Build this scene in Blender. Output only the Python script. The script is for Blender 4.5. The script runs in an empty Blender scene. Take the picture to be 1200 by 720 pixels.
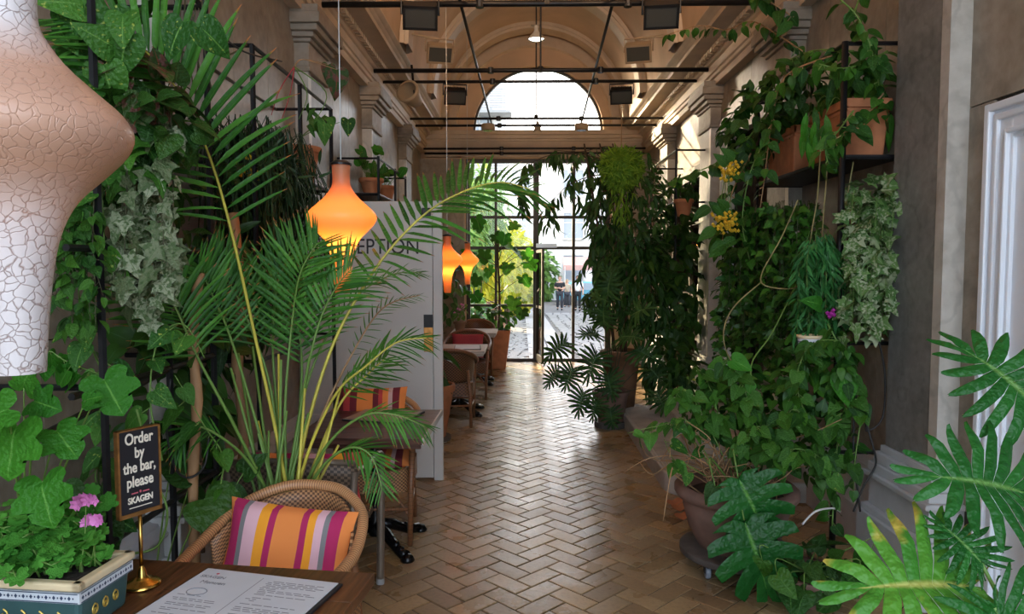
import bpy, math, random
from mathutils import Vector, Matrix, Euler, noise
from math import pi, sin, cos, radians as RD
R = random.Random(7)
SC = bpy.context.scene
COL = SC.collection

# ------------------------------------------------------------------ camera, sky, sun, exposure
FPX = 850.0                                   # focal length in pixels of the 1200 px wide frame
cam_data = bpy.data.cameras.new('camera'); cam = bpy.data.objects.new('camera', cam_data); COL.objects.link(cam)
cam_data.sensor_width = 36; cam_data.lens = FPX/1200*36
cam_data.clip_start = .05; cam_data.clip_end = 300
cam.location = (0, 0, 1.7)
cam.rotation_euler = (pi/2-math.atan(50/FPX), 0, math.atan(12/FPX))
SC.camera = cam
CAM_R = cam.rotation_euler.to_matrix()
CAM = Vector(cam.location)
def ray(px, py): return CAM_R @ Vector(((px-600)/FPX, -(py-360)/FPX, -1))
def at(px, py, Y):
    d = ray(px, py); return CAM + d*(Y/d.y)
def onz(px, py, z):
    d = ray(px, py); return CAM + d*((z-CAM.z)/d.z)

world = bpy.data.worlds.new('sky'); SC.world = world; world.use_nodes = True
wn = world.node_tree.nodes; wl = world.node_tree.links
wbg = wn['Background']
sky = wn.new('ShaderNodeTexSky'); sky.sky_type = 'NISHITA'; sky.sun_disc = False
sky.sun_elevation = RD(22); sky.sun_rotation = RD(-32); sky.dust_density = 4.5; sky.air_density = 1.0
wmix = wn.new('ShaderNodeMixRGB'); wmix.inputs[0].default_value = .30
wmix.inputs[2].default_value = (9, 9.6, 10.5, 1)
wl.new(sky.outputs[0], wmix.inputs[1]); wl.new(wmix.outputs[0], wbg.inputs[0])
wbg.inputs[1].default_value = .42
sun_data = bpy.data.lights.new('sun', 'SUN'); sun = bpy.data.objects.new('sun', sun_data); COL.objects.link(sun)
sun_data.energy = 7; sun_data.color = (1, .78, .46); sun_data.angle = RD(.6)
sun.rotation_euler = Vector((.50, -.80, -.36)).to_track_quat('-Z', 'Y').to_euler()
SC.view_settings.view_transform = 'Standard'; SC.view_settings.look = 'None'
SC.view_settings.exposure = 1.18; SC.view_settings.gamma = 1; SC.view_settings.use_curve_mapping = False
cy = SC.cycles
cy.max_bounces = 10; cy.diffuse_bounces = 6; cy.glossy_bounces = 3; cy.transmission_bounces = 6; cy.transparent_max_bounces = 12
cy.sample_clamp_indirect = 12; cy.caustics_reflective = False; cy.caustics_refractive = False
cy.use_denoising = True

# ------------------------------------------------------------------ materials
def _set(b, key, v):
    if key in b.inputs: b.inputs[key].default_value = v
def nt(name):
    m = bpy.data.materials.new(name); m.use_nodes = True
    t = m.node_tree; return m, t, t.nodes['Principled BSDF'], t.nodes['Material Output']
def N(t, kind, **kw):
    n = t.nodes.new('ShaderNode'+kind)
    for k, v in kw.items():
        if k.startswith('i_'): n.inputs[k[2:].replace('_', ' ')].default_value = v
        else: setattr(n, k, v)
    return n
def ramp(t, fac, stops, interp='LINEAR'):
    r = t.nodes.new('ShaderNodeValToRGB'); r.color_ramp.interpolation = interp
    e = r.color_ramp.elements
    while len(e) < len(stops): e.new(.5)
    for x, (p, c) in zip(e, stops): x.position = p; x.color = (*c[:3], 1)
    t.links.new(fac, r.inputs[0]); return r.outputs[0]
def c3(c): return (*c, 1)
def bump(t, b, h, s, d=.01):
    n = N(t, 'Bump'); n.inputs['Strength'].default_value = s; n.inputs['Distance'].default_value = d
    t.links.new(h, n.inputs['Height']); t.links.new(n.outputs[0], b.inputs['Normal'])
def mat(name, col, rough=.6, metal=0, var=0, scale=8, bmp=0, spec=.5, col2=None, detail=6, stretch=None, emit=0):
    """plain surface: a base colour, broken up by noise, with fine relief"""
    m, t, b, o = nt(name)
    b.inputs['Base Color'].default_value = c3(col); b.inputs['Roughness'].default_value = rough
    b.inputs['Metallic'].default_value = metal; _set(b, 'Specular IOR Level', spec)
    if var or bmp or col2:
        co = N(t, 'TexCoord'); nz = N(t, 'TexNoise'); nz.inputs['Scale'].default_value = scale; nz.inputs['Detail'].default_value = detail
        src = co.outputs['Object']
        if stretch:
            mp = N(t, 'Mapping'); mp.inputs['Scale'].default_value = stretch
            t.links.new(src, mp.inputs[0]); src = mp.outputs[0]
        t.links.new(src, nz.inputs['Vector'])
        if var or col2:
            a = col2 or tuple(max(0, x*(1-var)) for x in col); z = col if col2 else tuple(min(1, x*(1+var)) for x in col)
            t.links.new(ramp(t, nz.outputs['Fac'], [(.3, a), (.7, z)]), b.inputs['Base Color'])
        if bmp: bump(t, b, nz.outputs['Fac'], bmp)
    if emit:
        b.inputs['Emission Color'].default_value = c3(col); b.inputs['Emission Strength'].default_value = emit
    return m
def rnd_fac(t):
    oi = N(t, 'ObjectInfo'); g = N(t, 'NewGeometry')
    a = N(t, 'Math', operation='ADD'); f = N(t, 'Math', operation='FRACT')
    t.links.new(oi.outputs['Random'], a.inputs[0]); t.links.new(g.outputs['Random Per Island'], a.inputs[1])
    t.links.new(a.outputs[0], f.inputs[0]); return f.outputs[0]
def leaf_mat(name, dark, light, vein=None, blotch=None, rough=.45, trans=.3, bl_scale=5, bl_at=.58, edge=0, tip=None):
    m, t, b, o = nt(name); _set(b, 'Specular IOR Level', .28)
    col = ramp(t, rnd_fac(t), [(0, dark), (.55, tuple((x+y)/2 for x, y in zip(dark, light))), (1, light)])
    uv = N(t, 'UVMap'); sp = N(t, 'SeparateXYZ'); t.links.new(uv.outputs[0], sp.inputs[0])
    if blotch:
        co = N(t, 'TexCoord'); nz = N(t, 'TexNoise'); nz.inputs['Scale'].default_value = bl_scale; nz.inputs['Detail'].default_value = 3
        nz.noise_dimensions = '4D'; t.links.new(co.outputs['Object'], nz.inputs['Vector'])
        oi = N(t, 'ObjectInfo'); mu = N(t, 'Math', operation='MULTIPLY'); mu.inputs[1].default_value = 40
        t.links.new(oi.outputs['Random'], mu.inputs[0]); t.links.new(mu.outputs[0], nz.inputs['W'])
        bf = nz.outputs['Fac']
        if edge:
            e1 = N(t, 'Math', operation='SUBTRACT'); e1.inputs[1].default_value = .5; e2 = N(t, 'Math', operation='ABSOLUTE'); e3 = N(t, 'Math', operation='MULTIPLY_ADD'); e3.inputs[1].default_value = edge*2
            t.links.new(sp.outputs[0], e1.inputs[0]); t.links.new(e1.outputs[0], e2.inputs[0]); t.links.new(e2.outputs[0], e3.inputs[0]); t.links.new(bf, e3.inputs[2]); bf = e3.outputs[0]
        k = ramp(t, bf, [(bl_at-.06, (0, 0, 0)), (bl_at+.04, (1, 1, 1))])
        mx = N(t, 'MixRGB'); t.links.new(k, mx.inputs[0]); t.links.new(col, mx.inputs[1]); mx.inputs[2].default_value = c3(blotch); col = mx.outputs[0]
    if vein:
        k = ramp(t, sp.outputs[0], [(.47, (0, 0, 0)), (.495, (1, 1, 1)), (.505, (1, 1, 1)), (.53, (0, 0, 0))])
        mx = N(t, 'MixRGB'); t.links.new(k, mx.inputs[0]); t.links.new(col, mx.inputs[1]); mx.inputs[2].default_value = c3(vein); col = mx.outputs[0]
    if tip:
        k = ramp(t, sp.outputs[1], [(.90, (0, 0, 0)), (.95, (1, 1, 1))])
        mx = N(t, 'MixRGB'); t.links.new(k, mx.inputs[0]); t.links.new(col, mx.inputs[1]); mx.inputs[2].default_value = c3(tip); col = mx.outputs[0]
    bn = N(t, 'TexNoise'); bn.inputs['Scale'].default_value = 9; bn.inputs['Detail'].default_value = 2; tc = N(t, 'TexCoord'); t.links.new(tc.outputs['Object'], bn.inputs['Vector']); bump(t, b, bn.outputs['Fac'], .35, .05)
    t.links.new(col, b.inputs['Base Color']); b.inputs['Roughness'].default_value = rough
    if trans:
        tr = N(t, 'BsdfTranslucent'); t.links.new(col, tr.inputs[0])
        ms = N(t, 'MixShader'); ms.inputs[0].default_value = trans
        t.links.new(b.outputs[0], ms.inputs[1]); t.links.new(tr.outputs[0], ms.inputs[2]); t.links.new(ms.outputs[0], o.inputs[0])
    return m
def stone_mat(name, dark, mid, light, rough=.45, vs=1.0):
    m, t, b, o = nt(name); co = N(t, 'TexCoord')
    oi = N(t, 'ObjectInfo'); ad = N(t, 'VectorMath', operation='ADD'); t.links.new(co.outputs['Object'], ad.inputs[0])
    sc = N(t, 'VectorMath', operation='SCALE'); sc.inputs[0].default_value = (13, 7, 21); t.links.new(oi.outputs['Random'], sc.inputs['Scale']); t.links.new(sc.outputs[0], ad.inputs[1])
    n1 = N(t, 'TexNoise'); n1.inputs['Scale'].default_value = 1.6*vs; n1.inputs['Detail'].default_value = 9; n1.inputs['Distortion'].default_value = 1.2; n1.inputs['Roughness'].default_value = .65
    n2 = N(t, 'TexNoise'); n2.inputs['Scale'].default_value = 14*vs; n2.inputs['Detail'].default_value = 6
    t.links.new(ad.outputs[0], n1.inputs['Vector']); t.links.new(ad.outputs[0], n2.inputs['Vector'])
    mx = N(t, 'MixRGB'); mx.inputs[0].default_value = .35; t.links.new(n1.outputs['Fac'], mx.inputs[1]); t.links.new(n2.outputs['Fac'], mx.inputs[2])
    col = ramp(t, mx.outputs[0], [(.32, dark), (.5, mid), (.68, light)])
    vo = N(t, 'TexWave'); vo.inputs['Scale'].default_value = .7*vs; vo.inputs['Distortion'].default_value = 14; vo.inputs['Detail'].default_value = 5; vo.inputs['Detail Scale'].default_value = 1.6
    t.links.new(ad.outputs[0], vo.inputs['Vector'])
    vk = ramp(t, vo.outputs['Fac'], [(0, (.55, .55, .55)), (.05, (1, 1, 1))])
    mm = N(t, 'MixRGB', blend_type='MULTIPLY'); mm.inputs[0].default_value = .35; t.links.new(col, mm.inputs[1]); t.links.new(vk, mm.inputs[2])
    t.links.new(mm.outputs[0], b.inputs['Base Color']); b.inputs['Roughness'].default_value = rough
    return m
def weave_mat(name, a, c, scale=60, rough=.5):
    """basket weave: over-under strands from UVs in metres"""
    m, t, b, o = nt(name); uv = N(t, 'UVMap'); mp = N(t, 'Mapping'); mp.inputs['Scale'].default_value = (scale, scale, scale)
    t.links.new(uv.outputs[0], mp.inputs[0])
    ck = N(t, 'TexChecker'); ck.inputs['Scale'].default_value = 1; ck.inputs[1].default_value = c3(a); ck.inputs[2].default_value = c3(c)
    t.links.new(mp.outputs[0], ck.inputs[0]); t.links.new(ck.outputs[0], b.inputs['Base Color'])
    bump(t, b, ck.outputs[1], .6, .004); b.inputs['Roughness'].default_value = rough; return m
def band_mat(name, a, c, scale=120, at=.3):
    m, t, b, o = nt(name); uv = N(t, 'UVMap'); sp = N(t, 'SeparateXYZ'); t.links.new(uv.outputs[0], sp.inputs[0])
    mu = N(t, 'Math', operation='MULTIPLY'); mu.inputs[1].default_value = scale; fr = N(t, 'Math', operation='FRACT')
    t.links.new(sp.outputs[1], mu.inputs[0]); t.links.new(mu.outputs[0], fr.inputs[0])
    t.links.new(ramp(t, fr.outputs[0], [(0, c), (at, a)], 'CONSTANT'), b.inputs['Base Color']); bump(t, b, fr.outputs[0], .35, .003)
    b.inputs['Roughness'].default_value = .45; return m
def glass_mat(name, tint=(1, 1, 1)):
    m, t, b, o = nt(name); tr = N(t, 'BsdfTransparent'); tr.inputs[0].default_value = c3(tint)
    gl = N(t, 'BsdfGlossy'); gl.inputs['Roughness'].default_value = .02
    fr = N(t, 'Fresnel'); fr.inputs[0].default_value = 1.4
    ms = N(t, 'MixShader'); t.links.new(fr.outputs[0], ms.inputs[0]); t.links.new(tr.outputs[0], ms.inputs[1]); t.links.new(gl.outputs[0], ms.inputs[2])
    t.links.new(ms.outputs[0], o.inputs[0]); return m
def wood_mat(name, a, c, rough=.35, sc=(2, 30, 30)):
    return mat(name, a, rough, col2=c, scale=2.5, stretch=sc, bmp=.15, detail=8)
def stripe_mat(name, stops):
    m, t, b, o = nt(name); uv = N(t, 'UVMap'); sp = N(t, 'SeparateXYZ'); t.links.new(uv.outputs[0], sp.inputs[0])
    t.links.new(ramp(t, sp.outputs[0], stops, 'CONSTANT'), b.inputs['Base Color'])
    nz = N(t, 'TexNoise'); nz.inputs['Scale'].default_value = 300; bump(t, b, nz.outputs['Fac'], .3, .002)
    b.inputs['Roughness'].default_value = .9; return m
def tile_mat(name):
    m, t, b, o = nt(name)
    col = ramp(t, rnd_fac(t), [(0, (.235, .152, .078)), (.35, (.325, .218, .112)), (.7, (.375, .258, .135)), (1, (.42, .268, .115))])
    co = N(t, 'TexCoord'); g = N(t, 'NewGeometry'); nz = N(t, 'TexNoise'); nz.inputs['Scale'].default_value = 3.2; nz.inputs['Detail'].default_value = 8
    t.links.new(g.outputs['Position'], nz.inputs['Vector'])
    n2 = N(t, 'TexNoise'); n2.inputs['Scale'].default_value = 45; n2.inputs['Detail'].default_value = 5; t.links.new(g.outputs['Position'], n2.inputs['Vector'])
    mx = N(t, 'MixRGB', blend_type='MULTIPLY'); mx.inputs[0].default_value = .8
    t.links.new(col, mx.inputs[1]); t.links.new(ramp(t, nz.outputs['Fac'], [(.3, (.72, .7, .68)), (.6, (1.05, 1.05, 1.05))]), mx.inputs[2])
    m2 = N(t, 'MixRGB', blend_type='MULTIPLY'); m2.inputs[0].default_value = .6
    t.links.new(mx.outputs[0], m2.inputs[1]); t.links.new(ramp(t, n2.outputs['Fac'], [(.35, (.7, .7, .7)), (.55, (1, 1, 1))]), m2.inputs[2])
    t.links.new(m2.outputs[0], b.inputs['Base Color'])
    t.links.new(ramp(t, nz.outputs['Fac'], [(.3, (.22, .22, .22)), (.7, (.37, .37, .37))]), b.inputs['Roughness'])
    bump(t, b, n2.outputs['Fac'], .18, .004); return m
def lamp_mat(name, base, warm, crack=True, trans=.5):
    m, t, b, o = nt(name); co = N(t, 'TexCoord')
    col_out = None
    if crack:
        vo = N(t, 'TexVoronoi', feature='DISTANCE_TO_EDGE'); vo.inputs['Scale'].default_value = 58
        nz = N(t, 'TexNoise'); nz.inputs['Scale'].default_value = 30; t.links.new(co.outputs['Object'], nz.inputs['Vector'])
        mv = N(t, 'MixRGB'); mv.inputs[0].default_value = .025; t.links.new(co.outputs['Object'], mv.inputs[1]); t.links.new(nz.outputs['Color'], mv.inputs[2])
        t.links.new(mv.outputs[0], vo.inputs['Vector'])
        k = ramp(t, vo.outputs['Distance'], [(.0, (.25, .25, .25)), (.03, (.75, .75, .75)), (.07, (1, 1, 1))])
        n3 = N(t, 'TexNoise'); n3.inputs['Scale'].default_value = 5; t.links.new(co.outputs['Object'], n3.inputs['Vector'])
        pf = N(t, 'MixRGB', blend_type='LIGHTEN'); pf.inputs[0].default_value = 1; t.links.new(k, pf.inputs[1])
        sz = N(t, 'SeparateXYZ'); t.links.new(co.outputs['Object'], sz.inputs[0])
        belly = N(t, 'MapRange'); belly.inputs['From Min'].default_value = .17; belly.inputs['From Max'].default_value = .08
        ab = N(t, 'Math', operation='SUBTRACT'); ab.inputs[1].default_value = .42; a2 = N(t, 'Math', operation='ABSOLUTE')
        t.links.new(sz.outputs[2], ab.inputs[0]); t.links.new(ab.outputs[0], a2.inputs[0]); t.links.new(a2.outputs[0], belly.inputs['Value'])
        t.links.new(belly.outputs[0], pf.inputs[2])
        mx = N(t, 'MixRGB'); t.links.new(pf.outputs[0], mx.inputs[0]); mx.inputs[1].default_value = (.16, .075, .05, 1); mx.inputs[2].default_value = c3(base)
        mw = N(t, 'MixRGB'); t.links.new(belly.outputs[0], mw.inputs[0]); t.links.new(mx.outputs[0], mw.inputs[1]); mw.inputs[2].default_value = c3(warm)  # the belly's warm inner glow is mixed into the shell colour
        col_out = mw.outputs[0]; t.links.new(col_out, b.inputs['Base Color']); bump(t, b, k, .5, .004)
    else: b.inputs['Base Color'].default_value = c3(base)
    b.inputs['Roughness'].default_value = .35
    tr = N(t, 'BsdfTranslucent'); tr.inputs[0].default_value = c3(warm)
    ms = N(t, 'MixShader'); ms.inputs[0].default_value = trans
    t.links.new(b.outputs[0], ms.inputs[1]); t.links.new(tr.outputs[0], ms.inputs[2]); t.links.new(ms.outputs[0], o.inputs[0]); return m

M = dict(
 marble=stone_mat('marble', (.155, .128, .096), (.27, .226, .172), (.38, .33, .265), .38),
 marble_pale=stone_mat('pale_marble', (.36, .33, .28), (.50, .47, .42), (.60, .57, .52), .35),
 pil=stone_mat('pilaster_marble', (.13, .125, .12), (.20, .195, .185), (.29, .28, .265), .38, 1.6),
 capital=stone_mat('carved_stone', (.20, .165, .125), (.30, .25, .195), (.38, .33, .27), .6),
 base=mat('grey_painted_plinth', (.50, .505, .51), .45, var=.12, scale=5),
 plaster=mat('warm_plaster', (.56, .40, .27), .8, var=.14, scale=1.7, bmp=.05),
 trimp=mat('trim_plaster', (.54, .43, .32), .6, var=.12, scale=4),
 tile=tile_mat('clay_tile'), grout=mat('dark_grout', (.035, .028, .022), .9, var=.3, scale=30),
 steel=mat('dark_steel', (.055, .048, .042), .45, .3), black=mat('black_iron', (.012, .012, .014), .42, .4, var=.3, scale=20),
 cast=mat('black_cast_iron', (.008, .008, .009), .25, .5), glass=glass_mat('clear_glass'),
 white=mat('white_paint', (.78, .83, .90), .4, var=.03, scale=3), door=mat('off_white_board', (.56, .54, .51), .55, var=.05, scale=2),
 ink=mat('black_lettering', (.015, .014, .016), .6), creamink=mat('cream_lettering', (.82, .74, .62), .7), redink=mat('red_lettering', (.6, .12, .16), .7),
 signblack=mat('black_sign_card', (.010, .009, .013), .55), brass=mat('brass', (.60, .36, .09), .25, 1.0), brassd=mat('worn_brass_frame', (.42, .20, .06), .35, .8, var=.3, scale=30),
 table=wood_mat('dark_table_wood', (.18, .070, .028), (.055, .020, .009), .3, (30, 2, 30)), tablex=wood_mat('red_brown_table_wood', (.14, .065, .045), (.055, .026, .020), .28, (2, 30, 30)),
 rattan=band_mat('rattan_binding', (.52, .26, .115), (.10, .042, .02), 95, .22), rattan2=band_mat('dark_rattan_pole', (.23, .095, .04), (.10, .04, .018), 40, .1),
 weave=weave_mat('rattan_weave', (.46, .235, .105), (.12, .055, .025), 95), weaveg=weave_mat('brown_wicker', (.20, .135, .09), (.055, .036, .024), 70), weaved=weave_mat('dark_rattan_weave', (.22, .10, .045), (.06, .028, .014), 60),
 tubeg=mat('taupe_metal_tube', (.20, .155, .12), .4, .4), plastic=mat('grey_foot', (.3, .3, .3), .5),
 terra=mat('terracotta', (.46, .175, .075), .75, var=.22, scale=9, bmp=.15), terrad=mat('weathered_clay', (.185, .105, .080), .8, var=.3, scale=7, bmp=.25), terrab=mat('brown_clay', (.235, .120, .065), .75, var=.3, scale=8, bmp=.2),
 soil=mat('soil', (.028, .018, .012), .95, var=.5, scale=60, bmp=.6), bark=mat('pale_bark', (.34, .185, .085), .7, var=.3, scale=12, bmp=.4, stretch=(1, 1, .2)), barkd=mat('brown_bark', (.075, .045, .026), .85, var=.4, scale=20, bmp=.4),
 stem=mat('green_stem', (.13, .24, .045), .5), stemy=mat('yellow_stem', (.50, .44, .06), .45, var=.3, scale=6), stemd=mat('dark_stem', (.06, .06, .025), .6), twig=mat('dry_twig', (.36, .215, .105), .8, var=.3, scale=20),
 wire=mat('black_cable', (.01, .01, .011), .5), cord=mat('white_cord', (.7, .68, .66), .6), paper=mat('menu_paper', (.62, .63, .66), .6, var=.06, scale=6), grey=mat('grey_print', (.22, .22, .24), .7), board=mat('black_board', (.014, .014, .018), .5),
 lightwood=wood_mat('pale_board', (.50, .42, .35), (.36, .29, .235), .5), stemo=mat('olive_stem', (.24, .20, .075), .6, var=.3, scale=12), step=mat('grey_stone_step', (.42, .385, .35), .55, var=.2, scale=7, bmp=.12), nosing=mat('pale_nosing', (.55, .51, .46), .5),
 dolly=mat('dark_dolly_board', (.075, .062, .055), .7, var=.4, scale=12, bmp=.2), rubber=mat('black_rubber', (.012, .012, .013), .6), wheel=mat('grey_castor_wheel', (.20, .23, .28), .35), wood=wood_mat('dark_wood', (.060, .032, .018), (.022, .012, .008), .4), zinc=mat('zinc', (.5, .5, .5), .35, .9),
 lamphead=mat('floodlight_casing', (.02, .02, .021), .45, .3), lampbuff=mat('buff_casing', (.34, .25, .16), .55), lens=mat('floodlight_lens', (.075, .075, .068), .15), shade=mat('white_shade', (.75, .74, .70), .4),
 tin=mat('blue_green_tin', (.040, .095, .095), .35, var=.15, scale=9), cream=mat('cream_rim', (.72, .58, .36), .4, var=.1, scale=14), band=mat('white_band', (.60, .63, .66), .4), navy=mat('navy_pattern', (.03, .05, .10), .4), gold=mat('gold_scroll', (.55, .38, .08), .35, .6),
 petal=mat('pink_petal', (.85, .26, .64), .55, var=.2, scale=40), yellow=mat('yellow_petal', (.75, .48, .03), .6, var=.2, scale=40), purple=mat('purple_petal', (.42, .03, .33), .6),
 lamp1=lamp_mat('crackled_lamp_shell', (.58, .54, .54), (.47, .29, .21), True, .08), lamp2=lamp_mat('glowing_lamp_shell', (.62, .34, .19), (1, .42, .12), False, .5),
 bulb=mat('lit_bulb', (1, .55, .18), .5, emit=3), pendbulb=mat('pendant_bulb', (1, .93, .8), .5, emit=3),
 far=mat('white_render', (.80, .78, .74), .8, var=.04, scale=1), fars=mat('grey_blue_glass', (.30, .34, .38), .2), farf=mat('grey_window_frame', (.52, .50, .47), .6), awn=mat('pink_brown_awning', (.48, .28, .24), .8), metalw=mat('pale_metal', (.30, .29, .27), .5), roofm=mat('green_copper_roof', (.22, .36, .30), .6),  # fars: one even grey-blue for window panes
 slab=mat('pale_paving', (.26, .25, .245), .7, var=.15, scale=5, bmp=.1), cobble=mat('grey_cobble', (.15, .145, .14), .7, var=.25, scale=6, bmp=.2), joint=mat('dark_joint', (.10, .095, .09), .9),
 skin=mat('skin', (.55, .30, .20), .55), blackcloth=mat('black_cloth', (.012, .012, .014), .85), greycloth=mat('charcoal_cloth', (.035, .035, .042), .85), beige=mat('beige_cloth', (.36, .29, .20), .85), whitec=mat('white_cloth', (.75, .75, .75), .85), hairg=mat('ginger_grey_hair', (.22, .12, .07), .8), hairb=mat('brown_hair', (.05, .03, .02), .8), hairl=mat('blond_hair', (.42, .30, .14), .8),
 outwood=wood_mat('bistro_wood', (.30, .15, .07), (.16, .075, .035)), car=mat('teal_car_paint', (.12, .33, .40), .25, .2), redc=mat('red_cloth', (.42, .05, .06), .9),
 # leaves
 palm=leaf_mat('palm_leaf', (.022, .105, .014), (.085, .270, .034), vein=(.12, .30, .05), trans=.25, rough=.45, tip=(.42, .16, .05)), palmtip=mat('dry_palm_tip', (.48, .20, .06), .8),
 pothos=leaf_mat('pothos_leaf', (.016, .085, .012), (.075, .230, .028), vein=(.14, .32, .06), blotch=(.42, .50, .09), trans=.25, bl_scale=9, bl_at=.68),
 philo=leaf_mat('climber_leaf', (.014, .068, .009), (.060, .185, .018), vein=(.08, .21, .035), trans=.22), bright=leaf_mat('bright_leaf', (.028, .17, .012), (.075, .31, .024), vein=(.14, .38, .06), trans=.35, rough=.5),
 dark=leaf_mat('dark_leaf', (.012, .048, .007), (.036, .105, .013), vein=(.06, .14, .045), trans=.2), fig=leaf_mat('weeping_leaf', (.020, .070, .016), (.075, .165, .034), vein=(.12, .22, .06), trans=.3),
 ivyw=leaf_mat('pale_ivy_leaf', (.11, .15, .065), (.34, .38, .25), vein=(.12, .18, .07), blotch=(.075, .125, .045), trans=.2, bl_scale=5, bl_at=.53), ivyg=leaf_mat('variegated_ivy_leaf', (.04, .12, .025), (.14, .26, .07), vein=(.30, .36, .20), blotch=(.36, .42, .26), trans=.22, bl_scale=5, bl_at=.56),
 willow=leaf_mat('willow_leaf', (.014, .095, .022), (.050, .22, .05), trans=.2), fern=leaf_mat('fern_leaf', (.11, .24, .018), (.26, .44, .035), trans=.35, rough=.6), rush=leaf_mat('rush_leaf', (.010, .030, .010), (.030, .075, .022), trans=.1),
 mons=leaf_mat('split_leaf', (.008, .080, .012), (.018, .125, .020), vein=(.10, .28, .05), trans=.12, rough=.36), sell=leaf_mat('lobed_leaf', (.010, .085, .012), (.024, .145, .022), vein=(.12, .26, .06), trans=.2, rough=.4),
 sellsick=leaf_mat('yellowing_lobed_leaf', (.045, .20, .022), (.10, .30, .03), vein=(.40, .42, .10), blotch=(.50, .36, .06), trans=.25, rough=.4, bl_scale=2.6, bl_at=.70, edge=.17), geran=leaf_mat('geranium_leaf', (.045, .22, .022), (.12, .40, .05), trans=.3, rough=.7),
 yel=leaf_mat('sunlit_leaf', (.26, .33, .025), (.58, .52, .04), trans=.5, rough=.6), grn=leaf_mat('courtyard_leaf', (.07, .17, .035), (.20, .33, .07), trans=.45, rough=.6), redleaf=leaf_mat('red_edged_leaf', (.03, .075, .015), (.07, .13, .025), vein=(.25, .06, .03), blotch=(.15, .06, .045), trans=.25, bl_scale=4, bl_at=.55),  # yel: the sun's yellow is put into the leaf colour
)

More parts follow.
